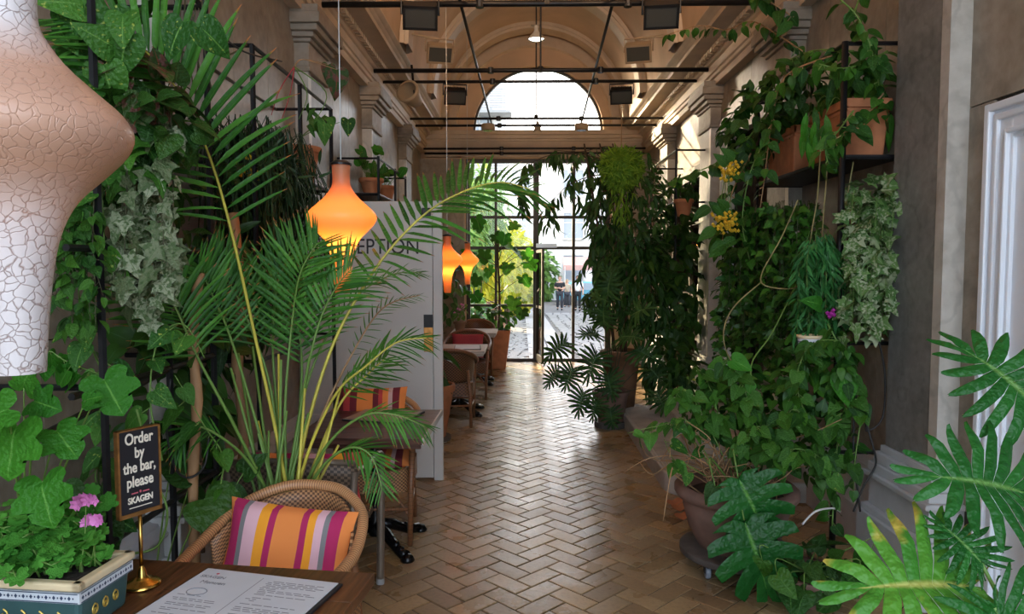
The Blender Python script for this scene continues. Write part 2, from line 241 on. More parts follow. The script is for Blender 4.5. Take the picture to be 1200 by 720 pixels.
# ------------------------------------------------------------------ mesh building
class MB:
    def __init__(s): s.v = []; s.f = []; s.uv = []
    def quadgrid(s, rows, uvs=None, close=False):
        """rows of points -> quads"""
        b = len(s.v); n = len(rows[0])
        for r in rows: s.v.extend([tuple(p) for p in r])
        for i in range(len(rows)-1):
            for j in range(n if close else n-1):
                k = (j+1) % n
                s.f.append((b+i*n+j, b+i*n+k, b+(i+1)*n+k, b+(i+1)*n+j))
                if uvs is not None:
                    u0 = uvs[i][j]; u1 = uvs[i][j+1]; u2 = uvs[i+1][j+1]; u3 = uvs[i+1][j]; s.uv.append((u0, u1, u2, u3))
                else: s.uv.append(((0, 0), (1, 0), (1, 1), (0, 1)))
        return s
    def poly(s, pts):
        b = len(s.v); s.v.extend([tuple(p) for p in pts]); s.f.append(tuple(range(b, b+len(pts)))); s.uv.append(tuple((0, 0) for _ in pts)); return s
    def box(s, c, d, rz=0, top=None, rx=0):
        """c centre, d full sizes, top = scale of the top face"""
        cx, cyy, cz = c; hx, hy, hz = d[0]/2, d[1]/2, d[2]/2; k = 1 if top is None else top
        m = Matrix.Rotation(rz, 3, 'Z') @ Matrix.Rotation(rx, 3, 'X')
        P = [m @ Vector((x*(k if z > 0 else 1)*hx, y*(k if z > 0 else 1)*hy, z*hz))+Vector(c) for x, y, z in ((-1,-1,-1),(1,-1,-1),(1,1,-1),(-1,1,-1),(-1,-1,1),(1,-1,1),(1,1,1),(-1,1,1))]
        b = len(s.v); s.v.extend([tuple(p) for p in P])
        for q in ((3,2,1,0),(4,5,6,7),(0,1,5,4),(1,2,6,5),(2,3,7,6),(3,0,4,7)):
            s.f.append(tuple(b+i for i in q))
            e1 = (P[q[1]]-P[q[0]]).length; e2 = (P[q[2]]-P[q[1]]).length
            s.uv.append(((0, 0), (e1, 0), (e1, e2), (0, e2)))
        return s
    def b2(s, lo, hi): return s.box([(a+b)/2 for a, b in zip(lo, hi)], [b-a for a, b in zip(lo, hi)])
    def tube(s, pts, r, seg=8, cap=True, flat=1):
        pts = [Vector(p) for p in pts]; n = len(pts); rr = r if isinstance(r, (list, tuple)) else [r]*n
        rows = []; uvs = []; L = 0; up = None
        for i, p in enumerate(pts):
            t = (pts[min(i+1, n-1)]-pts[max(i-1, 0)]).normalized()
            if up is None: up = Vector((0, 0, 1)) if abs(t.z) < .9 else Vector((0, 1, 0))
            a = t.cross(up)
            if a.length < 1e-5: a = t.orthogonal()
            a.normalize(); bb = a.cross(t).normalized(); up = bb
            if i: L += (p-pts[i-1]).length
            rows.append([p+(a*cos(2*pi*k/seg)+bb*sin(2*pi*k/seg)*flat)*rr[i] for k in range(seg)])
            uvs.append([(k/seg, L) for k in range(seg+1)])
        b = len(s.v); s.quadgrid(rows, uvs, True)
        if cap:
            s.f.append(tuple(b+k for k in reversed(range(seg)))); s.uv.append(tuple((0, 0) for _ in range(seg)))
            s.f.append(tuple(b+(n-1)*seg+k for k in range(seg))); s.uv.append(tuple((0, 0) for _ in range(seg)))
        return s
    def lathe(s, prof, c=(0, 0, 0), seg=24, cap=False):
        rows = []; uvs = []; L = 0
        for i, (r, z) in enumerate(prof):
            if i: L += math.hypot(r-prof[i-1][0], z-prof[i-1][1])
            rows.append([(c[0]+r*cos(2*pi*k/seg), c[1]+r*sin(2*pi*k/seg), c[2]+z) for k in range(seg)]); uvs.append([(k/seg*2*pi*max(r, .05), L) for k in range(seg+1)])
        b = len(s.v); s.quadgrid(rows, uvs, True)
        if cap:
            n = len(prof); s.f.append(tuple(b+k for k in reversed(range(seg)))); s.uv.append(tuple((0, 0) for _ in range(seg)))
            s.f.append(tuple(b+(n-1)*seg+k for k in range(seg))); s.uv.append(tuple((0, 0) for _ in range(seg)))
        return s
    def prism(s, poly, a, h):
        """polygon of 3-D points swept by vector a*h"""
        n = len(poly); v = Vector(a)*h; b = len(s.v)
        s.v.extend([tuple(p) for p in poly]); s.v.extend([tuple(Vector(p)+v) for p in poly])
        s.f.append(tuple(reversed(range(b, b+n)))); s.uv.append(tuple((0, 0) for _ in range(n)))
        s.f.append(tuple(range(b+n, b+2*n))); s.uv.append(tuple((0, 0) for _ in range(n)))
        for i in range(n):
            j = (i+1) % n; s.f.append((b+i, b+j, b+n+j, b+n+i)); s.uv.append(((0, 0), (1, 0), (1, 1), (0, 1)))
        return s
    def add(s, me_v, me_f, me_uv, mx):
        b = len(s.v); s.v.extend([tuple(mx @ Vector(p)) for p in me_v]); s.f.extend([tuple(b+i for i in f) for f in me_f]); s.uv.extend(me_uv); return s
    def mesh(s, name, m, smooth=False):
        me = bpy.data.meshes.new(name); me.from_pydata(s.v, [], s.f)
        uvl = me.uv_layers.new(name='UVMap'); flat = [c for f in s.uv for u in f for c in u]
        if len(flat) == 2*len(me.loops): uvl.data.foreach_set('uv', flat)
        me.materials.append(m)
        if smooth: me.polygons.foreach_set('use_smooth', [True]*len(me.polygons))
        me.update(); return me
    def build(s, name, m, parent=None, smooth=False, loc=None, kind=None, label=None):
        return link(name, s.mesh(name, m, smooth), parent, loc, kind, label)
def link(name, me, parent=None, loc=None, kind=None, label=None):
    o = bpy.data.objects.new(name, me); COL.objects.link(o)
    if parent is not None: o.parent = parent
    if loc is not None: o.location = loc
    if kind: o['kind'] = kind
    if label: o['label'] = label
    return o
def sharp(o, ang=35):
    o.data.polygons.foreach_set('use_smooth', [True]*len(o.data.polygons))
    o.data.set_sharp_from_angle(angle=RD(ang)); return o
def bev(o, w=.004, seg=2):
    b = o.modifiers.new('bevel', 'BEVEL'); b.width = w; b.segments = seg; b.limit_method = 'ANGLE'; return o
def tag(o, label, cat, group=None):
    o['label'] = label; o['category'] = cat
    if group: o['group'] = group
    return o
def thing(name, label, cat, loc=(0, 0, 0), rz=0, group=None):
    o = bpy.data.objects.new(name, None); COL.objects.link(o); o.location = loc; o.rotation_euler = (0, 0, rz); o.empty_display_size = .1
    return tag(o, label, cat, group)
def struct(name, me_or_none=None, loc=(0, 0, 0)):
    o = bpy.data.objects.new(name, me_or_none); COL.objects.link(o); o.location = loc; o['kind'] = 'structure'; return o
def dup(root, loc, rz, label=None, group=None, skip=()):
    r = root.copy(); COL.objects.link(r); r.location = loc; r.rotation_euler = (0, 0, rz)
    if label: r['label'] = label
    if group: r['group'] = group
    for ch in list(root.children):
        if ch.name.split('.')[0] in skip: continue
        c = ch.copy(); COL.objects.link(c); c.parent = r
        for g in list(ch.children):
            d = g.copy(); COL.objects.link(d); d.parent = c
    return r
def smoothpts(pts, n=6):
    """Catmull-Rom through the points"""
    P = [Vector(p) for p in pts]; out = []
    for i in range(len(P)-1):
        p0 = P[max(i-1, 0)]; p1 = P[i]; p2 = P[i+1]; p3 = P[min(i+2, len(P)-1)]
        for k in range(n):
            t = k/n; out.append(.5*((2*p1)+(-p0+p2)*t+(2*p0-5*p1+4*p2-p3)*t*t+(-p0+3*p1-3*p2+p3)*t**3))
    out.append(P[-1]); return out
def text(body, size, m, parent, loc, rot=(pi/2, 0, 0), align='CENTER', sx=1, off=0, depth=.0008, name='lettering_line'):
    cu = bpy.data.curves.new(name, 'FONT'); cu.body = body; cu.size = size; cu.align_x = align; cu.align_y = 'CENTER'; cu.extrude = depth; cu.offset = off; cu.materials.append(m)
    tmp = bpy.data.objects.new(name, cu); COL.objects.link(tmp); bpy.context.view_layer.update()
    me = bpy.data.meshes.new_from_object(tmp.evaluated_get(bpy.context.evaluated_depsgraph_get())); bpy.data.objects.remove(tmp)
    o = bpy.data.objects.new(name, me); COL.objects.link(o); o.parent = parent; o.location = loc; o.rotation_euler = rot; o.scale = (sx, 1, 1); return o

# ------------------------------------------------------------------ leaves
def half_leaf(outline, droop=.25, fold=.12, wav=0, cup=0):
    """half outline [(x,y)...] from base to tip, mirrored about the midrib"""
    n = len(outline); ys = [o[1] for o in outline]; v = []; f = []; uv = []
    def z(x, y): return -droop*max(y, 0)**2 + fold*abs(x) + wav*sin(9*y+4*x) - cup*x*x*2
    mid = []
    for i in range(n): mid.append((0, max(0, min(1, i/(n-1)))*ys[-1]))
    rows = []; uvs = []
    for i in range(n):
        x, y = outline[i]; mx, my = mid[i]
        xm, ym = x*.55, my+(y-my)*.55
        rows.append([(-x, y, z(x, y)), (-xm, ym, z(xm, ym)), (0, my, z(0, my)), (xm, ym, z(xm, ym)), (x, y, z(x, y))])
        vv = i/(n-1); uvs.append([(0, vv), (.22, vv), (.5, vv), (.78, vv), (1, vv)])
    mb = MB(); mb.quadgrid(rows, uvs); return mb
def strip_leaf(w, n=6, droop=.3, fold=.3, p=.8, skew=.9):
    rows = []; uvs = []
    for i in range(n+1):
        t = i/n; x = w*max(sin(pi*t**skew), 0)**p+.002; z = -droop*t*t
        rows.append([(-x, t, z+fold*x), (0, t, z), (x, t, z+fold*x)]); uvs.append([(0, t), (.5, t), (1, t)])
    mb = MB(); mb.quadgrid(rows, uvs); return mb
def split_leaf(outline, n, web, gap, droop=.25, fold=.15, point=1.06, sweep=.0, wave=.03, tipw=.44, ridge=.02):
    """blade cut into lobes on both sides of the midrib"""
    O = smoothpts([(x, y, 0) for x, y in outline], 8); tot = len(O)-1
    def oo(s):
        k = max(0, min(.9999, s))*tot; i = int(k); return O[i].lerp(O[min(i+1, tot)], k-i)
    top = outline[-1][1]
    mb = MB()
    def zz(p, k=0): return Vector((p.x, p.y, -droop*max(p.y, 0)**2*(1 if p.y > 0 else .5)-droop*.6*p.x*p.x+fold*abs(p.x)+wave*k))
    for sgn in (1, -1):
        for i in range(n):
            s0 = i/n; s1 = (i+1)/n
            m0 = Vector((0, top*max(0, s0-.12)*.95, 0)); m1 = Vector((0, top*max(0.01, s1-.12)*.95 if i < n-1 else top*.9, 0))
            a = oo(s0); b = oo(s1)
            if i == n-1: b = Vector((0, top, 0))
            g = gap*.5
            rows = []; uvs = []
            c = (a+b)/2*point
            for q, (k, sh) in enumerate(((0, 0), (web, 0), (web+(1-web)*.3, g*.8), (web+(1-web)*.62, g+(tipw-g)*.25), (web+(1-web)*.86, g+(tipw-g)*.62), (1, tipw))):
                e0 = m0.lerp(a.lerp(b, .0), k); e1 = m1.lerp(b, k)
                cc = ((m0+m1)/2).lerp(c, k)
                w = 1-2*sh
                sv = Vector((0, sweep*k*k, 0)); f0 = cc+(e0-(e0+e1)/2)*w+sv; f1 = cc+(e1-(e0+e1)/2)*w+sv; cc = cc+sv
                wv = sin(i*2.1+q)*(.6 if k > web else 0)
                rows.append([zz(Vector((f0.x*sgn, f0.y, 0)), wv), zz(Vector((cc.x*sgn, cc.y, 0)), wv)+Vector((0, 0, ridge*(1 if k > 0 else 0))), zz(Vector((f1.x*sgn, f1.y, 0)), wv)])
                uvs.append([(.5+.5*k*sgn*.98+.0, 0), (.5+.5*k*sgn, .5), (.5+.5*k*sgn, 1)])
            if sgn < 0: rows = [r[::-1] for r in rows]
            mb.quadgrid(rows, uvs)
    return mb
def sm(o, n=3): return [(p.x, p.y) for p in smoothpts([(x, y, 0) for x, y in o], n)]
OUT = dict(
 heart=sm([(0, 0), (.2, -.13), (.38, -.05), (.44, .18), (.38, .42), (.24, .68), (.1, .88), (0, 1)], 2),
 ovate=sm([(0, 0), (.2, .06), (.31, .25), (.32, .45), (.22, .7), (.09, .9), (0, 1)], 2),
 ivy=[(0, 0), (.16, -.14), (.40, -.10), (.30, .10), (.44, .22), (.60, .42), (.34, .44), (.22, .56), (.14, .80), (0, 1)],
 grape=sm([(0, 0), (.18, -.22), (.46, -.2), (.58, .0), (.46, .16), (.66, .30), (.66, .55), (.40, .58), (.36, .78), (.15, .92), (0, 1)], 2),
 geran=sm([(0, 0), (.15, -.28), (.42, -.28), (.44, -.06), (.62, .02), (.62, .28), (.46, .34), (.52, .62), (.32, .70), (.2, .62), (.16, .88), (0, .92)], 2),
 sell=[(0, 0), (.20, -.38), (.50, -.42), (.72, -.10), (.68, .25), (.52, .58), (.28, .88), (0, 1.08)],
 mons=[(0, 0), (.22, -.24), (.52, -.20), (.66, .08), (.62, .38), (.46, .68), (.22, .92), (0, 1.05)],
)
LEAF = {}
def leafset(key, mats, makers):
    for mname in mats:
        for i, mk in enumerate(makers):
            mb = mk(); LEAF.setdefault((key, mname), []).append((mb.mesh('leaf', M[mname], True), mb))
leafset('heart', ['pothos', 'philo', 'bright', 'dark', 'redleaf'], [lambda: half_leaf(OUT['heart'], .28, .14), lambda: half_leaf(OUT['heart'], .55, .05, .015), lambda: half_leaf(OUT['heart'], .12, .3)])
leafset('ovate', ['philo', 'pothos', 'dark', 'bright', 'fig', 'grn', 'yel'], [lambda: half_leaf(OUT['ovate'], .3, .2), lambda: half_leaf(OUT['ovate'], .6, .1, .012)])
leafset('ivy', ['ivyw', 'ivyg', 'dark', 'philo'], [lambda: half_leaf(OUT['ivy'], .3, .12), lambda: half_leaf(OUT['ivy'], .5, .2)])
leafset('grape', ['bright', 'philo', 'grn'], [lambda: half_leaf(OUT['grape'], .25, .08, .02), lambda: half_leaf(OUT['grape'], .4, .14, .025)])
leafset('geran', ['geran'], [lambda: half_leaf(OUT['geran'], .15, .2, .03), lambda: half_leaf(OUT['geran'], .3, .05, .04)])
leafset('lance', ['fig', 'dark', 'grn', 'yel', 'philo', 'bright'], [lambda: strip_leaf(.14, 6, .35, .3), lambda: strip_leaf(.12, 6, .6, .4)])
leafset('willow', ['willow', 'rush', 'fern', 'yel', 'grn'], [lambda: strip_leaf(.10, 4, .3, .3), lambda: strip_leaf(.085, 4, .7, .3)])
leafset('sell', ['sell', 'sellsick', 'dark', 'fig'], [lambda: split_leaf(OUT['sell'], 11, .26, .22, .25, .12, 1.12, .10, .05, .46, .03), lambda: split_leaf(OUT['sell'], 10, .25, .24, .45, .2, 1.14, .12, .06, .46, .03)])
leafset('mons', ['mons'], [lambda: split_leaf(OUT['mons'], 6, .40, .26, .35, .24, 1.02, .22, .014, .30, .02), lambda: split_leaf(OUT['mons'], 7, .42, .26, .45, .28, 1.02, .22, .014, .32, .02)])
leafset('blade', ['palm'], [lambda: strip_leaf(.032, 5, .10, .5, .5, .6), lambda: strip_leaf(.030, 5, .35, .5, .5, .6), lambda: strip_leaf(.034, 5, .02, .4, .5, .55)])

def frame(pos, d, n, s):
    d = Vector(d).normalized(); n = Vector(n); x = d.cross(n)
    if x.length < 1e-4: x = d.orthogonal()
    x.normalize(); z = x.cross(d)
    m = Matrix((x, d, z)).transposed().to_4x4() @ Matrix.Diagonal((s, s, s, 1)); m.translation = pos; return m
def rv(k=1): return Vector((R.uniform(-k, k), R.uniform(-k, k), R.uniform(-k, k)))
class Plant:
    """one plant: an empty at its base; leaves (the largest in view as objects), stems, pot as children"""
    def __init__(s, name, label, cat, loc, group=None, cap=160):
        s.root = thing(name, label, cat, loc, 0, group); s.loc = Vector(loc); s.cap = cap; s.L = []; s.stems = {}
    def leaf(s, kind, m, pos, d, n, size):
        pos = Vector(pos)
        if pos.y < 12.5: pos.x = max(-1.735, min(2.12, pos.x))      # stay in front of the side walls
        s.L.append((kind, m, pos, Vector(d), Vector(n), size))
    def stem(s, pts, r, m='stem', name='stem', seg=6, n=5, own=False):
        P = [p-s.loc for p in smoothpts(pts, n)]
        k = len(P); rr = [r*(1-.55*i/max(k-1, 1)) for i in range(k)]
        if own: MB().tube(P, rr, seg).build(name, M[m], s.root, True)
        else: s.stems.setdefault((name, m), MB()).tube(P, rr, seg)
        return [p+s.loc for p in P]
    def vine(s, pts, n, kind, m, size, r=.004, sm='stem', face=None, down=.6, jit=.8, pet=.5, t0=0.05, sizevar=.3, out=None):
        P = s.stem(pts, r, sm)
        for i in range(n):
            t = t0+(1-t0)*(i+R.random()*.8)/n; k = t*(len(P)-1); a = int(min(k, len(P)-2)); p = P[a].lerp(P[a+1], k-a)
            sz = size*R.uniform(1-sizevar, 1+sizevar)
            fd = Vector(face) if face is not None else (CAM-p).normalized()
            d = rv(jit); d.z = d.z*.4-down; d += fd*R.uniform(0, .35)
            if out is not None: d += Vector(out)*.5
            d.normalize(); b = p+d*sz*pet*R.uniform(.4, 1)+fd*.01
            nn = fd*.7+Vector((0, 0, .6))+rv(.75)
            if pet > .2 and sz > .05: s.stems.setdefault(('stem', sm), MB()).tube([p-s.loc, b-s.loc], r*.5, 4)
            s.leaf(kind, m, b, d, nn, sz)
        return P
    def mass(s, c, rad, n, kind, m, size, down=.5, jit=.9, face=None, shell=.45, sizevar=.3, up=.5):
        c = Vector(c); rad = Vector(rad)
        for i in range(n):
            while True:
                q = rv(1)
                if shell < q.length < 1: break
            p = c+Vector((q.x*rad.x, q.y*rad.y, q.z*rad.z)); o = q.normalized()
            d = o*.8+rv(jit)*.7; d.z -= down
            nn = o*.6+Vector((0, 0, up))+(CAM-p).normalized()*.4+rv(.4)
            s.leaf(kind, m, p, d, nn, size*R.uniform(1-sizevar, 1+sizevar))
    def done(s, name='leaf'):
        s.L.sort(key=lambda l: -l[5]/(l[2]-CAM).length)
        over = {}
        for i, (kind, m, p, d, n, sz) in enumerate(s.L):
            me, mb = R.choice(LEAF[(kind, m)]); mx = frame(p-s.loc, d, n, sz)
            if i < s.cap:
                o = bpy.data.objects.new(name, me); COL.objects.link(o); o.parent = s.root; o.matrix_basis = mx
            else: over.setdefault(m, MB()).add(mb.v, mb.f, mb.uv, mx)
        for m, mb in over.items(): mb.build('foliage', M[m], s.root, True, kind='stuff')
        for (nm, m), mb in s.stems.items(): mb.build(nm, M[m], s.root, True)
        return s.root
# ------------------------------------------------------------------ the room
XL, XR, YB, YF = -1.75, 2.15, -1.2, 12.6       # wall faces, open entrance behind, glass facade ahead
XC = .20; ZS = 4.10; RV = 1.53                 # vault axis, springing, radius
PY = [3.35, 5.65, 8.0, 10.35]                  # pilasters

# floor: herringbone clay tiles on a grout bed
floor = struct('floor', MB().b2((XL-.25, YB-2.5, -.12), (XR+.25, YF+.1, -.006)).mesh('floor', M['grout']))
W = .120; tiles = []
def tile_mb(l, w, sd):
    q = random.Random(sd); mb = MB(); h = .0; a, b = l/2, w/2; e = .004
    mb.v = [(-a,-b,-.012),(a,-b,-.012),(a,b,-.012),(-a,b,-.012),(-a,-b,-e*.6),(a,-b,-e*.6),(a,b,-e*.6),(-a,b,-e*.6)] + [(x*(a-e), y*(b-e), q.uniform(-.0012, .0012)) for x, y in ((-1,-1),(1,-1),(1,1),(-1,1))]
    mb.f = [(0,1,5,4),(1,2,6,5),(2,3,7,6),(3,0,4,7),(4,5,9,8),(5,6,10,9),(6,7,11,10),(7,4,8,11),(8,9,10,11)]
    mb.uv = [((0,0),(1,0),(1,1),(0,1))]*9; return mb
TM = [tile_mb(2*W-.007, W-.007, i) for i in range(6)]; TME = [t.mesh('tile', M['tile']) for t in TM]
c45 = cos(pi/4)
for a in range(-80, 130):
    for b in range(-80, 130):
        k = (a-b) % 4
        if k == 0: cx, cyy, rot = a+1, b+.5, 0
        elif k == 3: cx, cyy, rot = a+.5, b+1, pi/2
        else: continue
        x = (cx-cyy)*c45*W+.05; y = (cx+cyy)*c45*W
        if not (XL-.02 < x < XR+.02 and YB < y < YF-.08): continue
        tiles.append((x, y, rot+pi/4))
def tile_rank(t):
    x, y, r = t
    vis = y > 3.35 and -.75-.05*max(0, 5.6-y) < x < (1.1 if y > 4.6 else .95)
    return (0 if vis else 1, y)
tiles.sort(key=tile_rank)
rest = MB()
for i, (x, y, r) in enumerate(tiles):
    z = R.uniform(-.0012, .0012); k = i % 6
    if i < 290:
        o = bpy.data.objects.new('tile', TME[k]); COL.objects.link(o); o.parent = floor; o.location = (x, y, z); o.rotation_euler = (R.uniform(-.004, .004), R.uniform(-.004, .004), r)
    else: rest.add(TM[k].v, TM[k].f, TM[k].uv, Matrix.Translation((x, y, z)) @ Matrix.Rotation(r, 4, 'Z') @ Matrix.Rotation(R.uniform(-.005, .005), 4, 'X'))
rest.build('tiles', M['tile'], floor, kind='stuff')

# side walls: a dark core faced with marble slabs that leave open joints
wl_ = struct('wall_left', MB().b2((XL-.3, YB, -.05), (XL-.012, YF+.3, 4.2)).mesh('wall_left', M['grout']))
mb = MB()
DY0, DY1, DZ = 6.30, 7.62, 3.05               # doorway up the steps
CY0, CY1, CZ0, CZ1 = 8.72, 10.1, .1, 2.75     # dark cabinet recess
for lo, hi in (((YB, -.05), (DY0, 4.2)), ((DY1, -.05), (CY0, 4.2)), ((CY1, -.05), (YF+.3, 4.2)), ((DY0, DZ), (DY1, 4.2)), ((CY0, CZ1), (CY1, 4.2))):
    mb.b2((XR+.012, lo[0], lo[1]), (XR+.35, hi[0], hi[1]))
wr_ = struct('wall_right', mb.mesh('wall_right', M['grout']))
def slabs(wall, xa, xb, spans, zs, holes=()):
    for (y0, y1, n) in spans:
        w = (y1-y0)/n
        for i in range(n):
            for z0, z1 in zip(zs, zs[1:]):
                a, b = y0+i*w+.003, y0+(i+1)*w-.003
                if any(a < h[1]-.02 and b > h[0]+.02 and z0 < h[3]-.02 and z1 > h[2]+.02 for h in holes): continue
                MB().b2((min(xa, xb), a, z0+.003), (max(xa, xb), b, z1-.003)).build('marble_slab', M['marble'], wall)
ZSL = [.5, 1.42, 2.32, 3.7]
spans = [(YB, 1.1, 2), (1.1, 3.35, 3)]+[(PY[i]+.5, PY[i+1], 3) for i in range(3)]+[(10.85, 12.6, 3)]
slabs(wl_, XL-.03, XL, spans, ZSL)
spansr = [(1.1+.0, 3.57, 3), (4.07, 4.75, 2), (4.75, 5.65, 2), (8.5, 8.72, 1), (10.1, 10.35, 1), (10.85, 12.6, 3), (YB, 1.1, 2)]
slabs(wr_, XR, XR+.03, spansr, ZSL, [(1.0, 3.40, 0, 2.45)])
for y0, y1, z0, z1 in ((6.15, 6.95, 3.05, 3.7), (6.95, 7.75, 3.05, 3.7), (7.75, 8.0, .5, 3.7), (6.15, 6.3, .5, 3.05), (8.72, 9.4, 2.75, 3.7), (9.4, 10.1, 2.75, 3.7), (2.75, 3.57, 2.45, 3.7), (2.1, 2.75, 2.45, 3.7), (3.38, 3.57, .5, 2.45), (1.4, 2.1, 2.45, 3.7)):
    MB().b2((XR, y0+.003, z0+.003), (XR+.03, y1-.003, z1-.003)).build('marble_slab', M['marble'], wr_)

# pilasters: shaft, moulded plinth, two-step capital
def ring(lo, hi, d): return (lo[0]-d, lo[1]-d, hi[0]+d, hi[1]+d)
def pilaster(wall, side, y, marble):
    xw = XL if side < 0 else XR; s = 1 if side < 0 else -1   # s: direction into the room
    def bx(d, y0, y1, z0, z1, k=0): return ((min(xw-s*.02, xw+s*d), y0, z0), (max(xw-s*.02, xw+s*d), y1, z1))
    sh = MB(); sh.b2(*bx(.10, y, y+.5, .66, 3.38)); o = sh.build('pilaster', M[marble], wall)
    MB().b2(*bx(.104, y-.004, y+.07, .66, 3.3)).build('corner_strip', M['marble_pale'], o)
    pl = MB()
    for d, e, z0, z1 in ((.21, .10, 0, .30), (.19, .085, .30, .335), (.16, .06, .335, .50), (.19, .085, .50, .53), (.165, .065, .53, .58), (.145, .045, .58, .64), (.12, .02, .64, .68)): pl.b2(*bx(d, y-e, y+.5+e, z0, z1))
    bev(pl.build('plinth', M['base'], o), .006)
    cp = MB()
    for d, e, z0, z1 in ((.125, .025, 3.18, 3.215), (.115, .012, 3.215, 3.40), (.135, .03, 3.40, 3.43), (.165, .06, 3.43, 3.47), (.20, .09, 3.47, 3.52), (.225, .115, 3.52, 3.60), (.21, .10, 3.60, 3.66)): cp.b2(*bx(d, y-e, y+.5+e, z0, z1))
    bev(cp.build('capital', M['capital'], o), .007)
for y in PY: pilaster(wl_, -1, y, 'pil'); pilaster(wr_, 1, 3.57 if y < 4 else y, 'pil')

# baseboards between the pilasters
def extrude_y(prof, y0, y1, xw, s):
    mb = MB(); rows = [[(xw+s*d, y0, z) for d, z in prof], [(xw+s*d, y1, z) for d, z in prof]]
    if s < 0: rows = rows[::-1]
    mb.quadgrid(rows); return mb
BP = [(0, 0), (.13, 0), (.13, .24), (.11, .255), (.10, .27), (.08, .28), (.08, .42), (.10, .435), (.105, .45), (.09, .47), (.06, .48), (.05, .50), (.025, .515), (0, .53)]
def baseboard(name, side, sp):
    xw = XL if side < 0 else XR; s = 1 if side < 0 else -1
    b = struct(name)
    for y0, y1 in sp: sharp(extrude_y(BP, y0, y1, xw, s).build('baseboard_run', M['base'], b))
baseboard('baseboard_left', -1, [(YB, 3.35)]+[(PY[i]+.5, PY[i+1]) for i in range(3)]+[(10.85, 12.6)])
baseboard('baseboard_right', 1, [(4.07, 5.65), (8.5, 8.72), (10.85, 12.6)])

# entablature and cornice along both walls
EP = [(0, 3.62), (.09, 3.62), (.09, 3.69), (.11, 3.70), (.11, 3.735), (.125, 3.745), (.125, 3.76), (.105, 3.765), (.105, 3.855), (.125, 3.865), (.14, 3.885), (.155, 3.89), (.155, 3.945), (.20, 3.955), (.235, 3.97), (.35, 3.975), (.35, 4.02), (.365, 4.03), (.38, 4.05), (.40, 4.06), (.42, 4.085), (.42, 4.11), (0, 4.12)]
for k, (xw, s) in enumerate(((XL, 1), (XR, -1))):
    t = struct(f'trim_{k+1}')
    sharp(extrude_y(EP, YB, YF, xw, s).build('cornice', M['trimp'], t), 25)
    d = MB(); y = YB+.1
    while y < YF-.05: d.b2((min(xw+s*.15, xw+s*.205), y, 3.895), (max(xw+s*.15, xw+s*.205), y+.055, 3.942)); y += .092
    d.build('dentils', M['trimp'], t, kind='stuff')

# barrel vault with ribs
ceil = struct('ceiling')
def arc(r, y, n=40, z=ZS, x=XC, a0=0, a1=pi): return [(x-r*cos(a0+(a1-a0)*i/n), y, z+r*sin(a0+(a1-a0)*i/n)) for i in range(n+1)]
vb = MB().quadgrid([arc(RV, YB)[::-1], arc(RV, YF)[::-1]])
vb.quadgrid([arc(RV+.25, YB), arc(RV+.25, YF)]); vb.build('vault', M['plaster'], ceil, True)
for y in (3.3, 5.65, 8.0, 10.3, 12.0):
    rb = MB()
    prof = [(0, -.02), (.05, 0), (.05, .03), (.09, .04), (.09, .36), (.05, .37), (.05, .40), (0, .42)]
    rb.quadgrid([arc(RV-d+.004, y+q) for d, q in prof]); sharp(rb.build('rib', M['trimp'], ceil), 30)
# end wall with the half-round opening over the glass facade
GX0, GX1, GZ = -.98, 1.52, 3.52; LX, LZ, LR = .27, 3.97, 1.12
wb = MB()
n = 40
for i in range(n):
    a0, a1 = pi*i/n, pi*(i+1)/n
    f = lambda r, a, x, z, y: (x-r*cos(a), y, z+r*sin(a))
    ro = 1.75
    q = [f(LR, a0, LX, LZ, YF), f(LR, a1, LX, LZ, YF), f(ro, a1, XC, LZ, YF), f(ro, a0, XC, LZ, YF)]
    wb.prism(q, (0, 1, 0), .30)
wb.b2((XL-.3, YF, -.05), (GX0, YF+.3, LZ)); wb.b2((GX1, YF, -.05), (XR+.3, YF+.3, LZ)); wb.b2((GX0, YF, GZ), (GX1, YF+.3, LZ))
wbk = struct('wall_back', wb.mesh('wall_back', M['plaster']))
em = MB()
em.quadgrid([arc(RV-.03, YF-.06, 40, ZS-.02), arc(RV-.20, YF-.06, 40, ZS-.02), arc(RV-.22, YF, 40, ZS-.02)])
sharp(em.build('arch_moulding', M['trimp'], wbk))
sl = MB()
for d, z0, z1 in ((.10, 3.54, 3.60), (.05, 3.60, 3.80), (.09, 3.80, 3.84), (.14, 3.84, 3.90), (.18, 3.90, 3.97)): sl.b2((XL+.1, YF-d, z0), (XR-.1, YF, z1))
sl.build('sill_moulding', M['trimp'], wbk)
for x in (XL, GX1+.02): # stone piers beside the glass
    MB().b2((x, YF-.10, 0), (x+(.75 if x < 0 else .60), YF, 3.5)).build('pier', M['capital'], wbk)
# lunette
w2 = struct('window_2')
fr = MB(); rows = []
for d, y in ((0, .12), (0, .20), (.035, .20), (.035, .12)):
    rows.append([(LX-(LR-d)*cos(pi*i/n), YF+y, LZ+(LR-d)*sin(pi*i/n)) for i in range(n+1)])
fr.quadgrid(rows+[rows[0]]); fr.b2((LX-LR, YF+.12, LZ), (LX+LR, YF+.20, LZ+.035)); fr.build('window_frame', M['steel'], w2)
MB().poly([(LX-(LR-.02)*cos(pi*i/n), YF+.16, LZ+(LR-.02)*sin(pi*i/n)) for i in range(n+1)]).build('pane', M['glass'], w2)
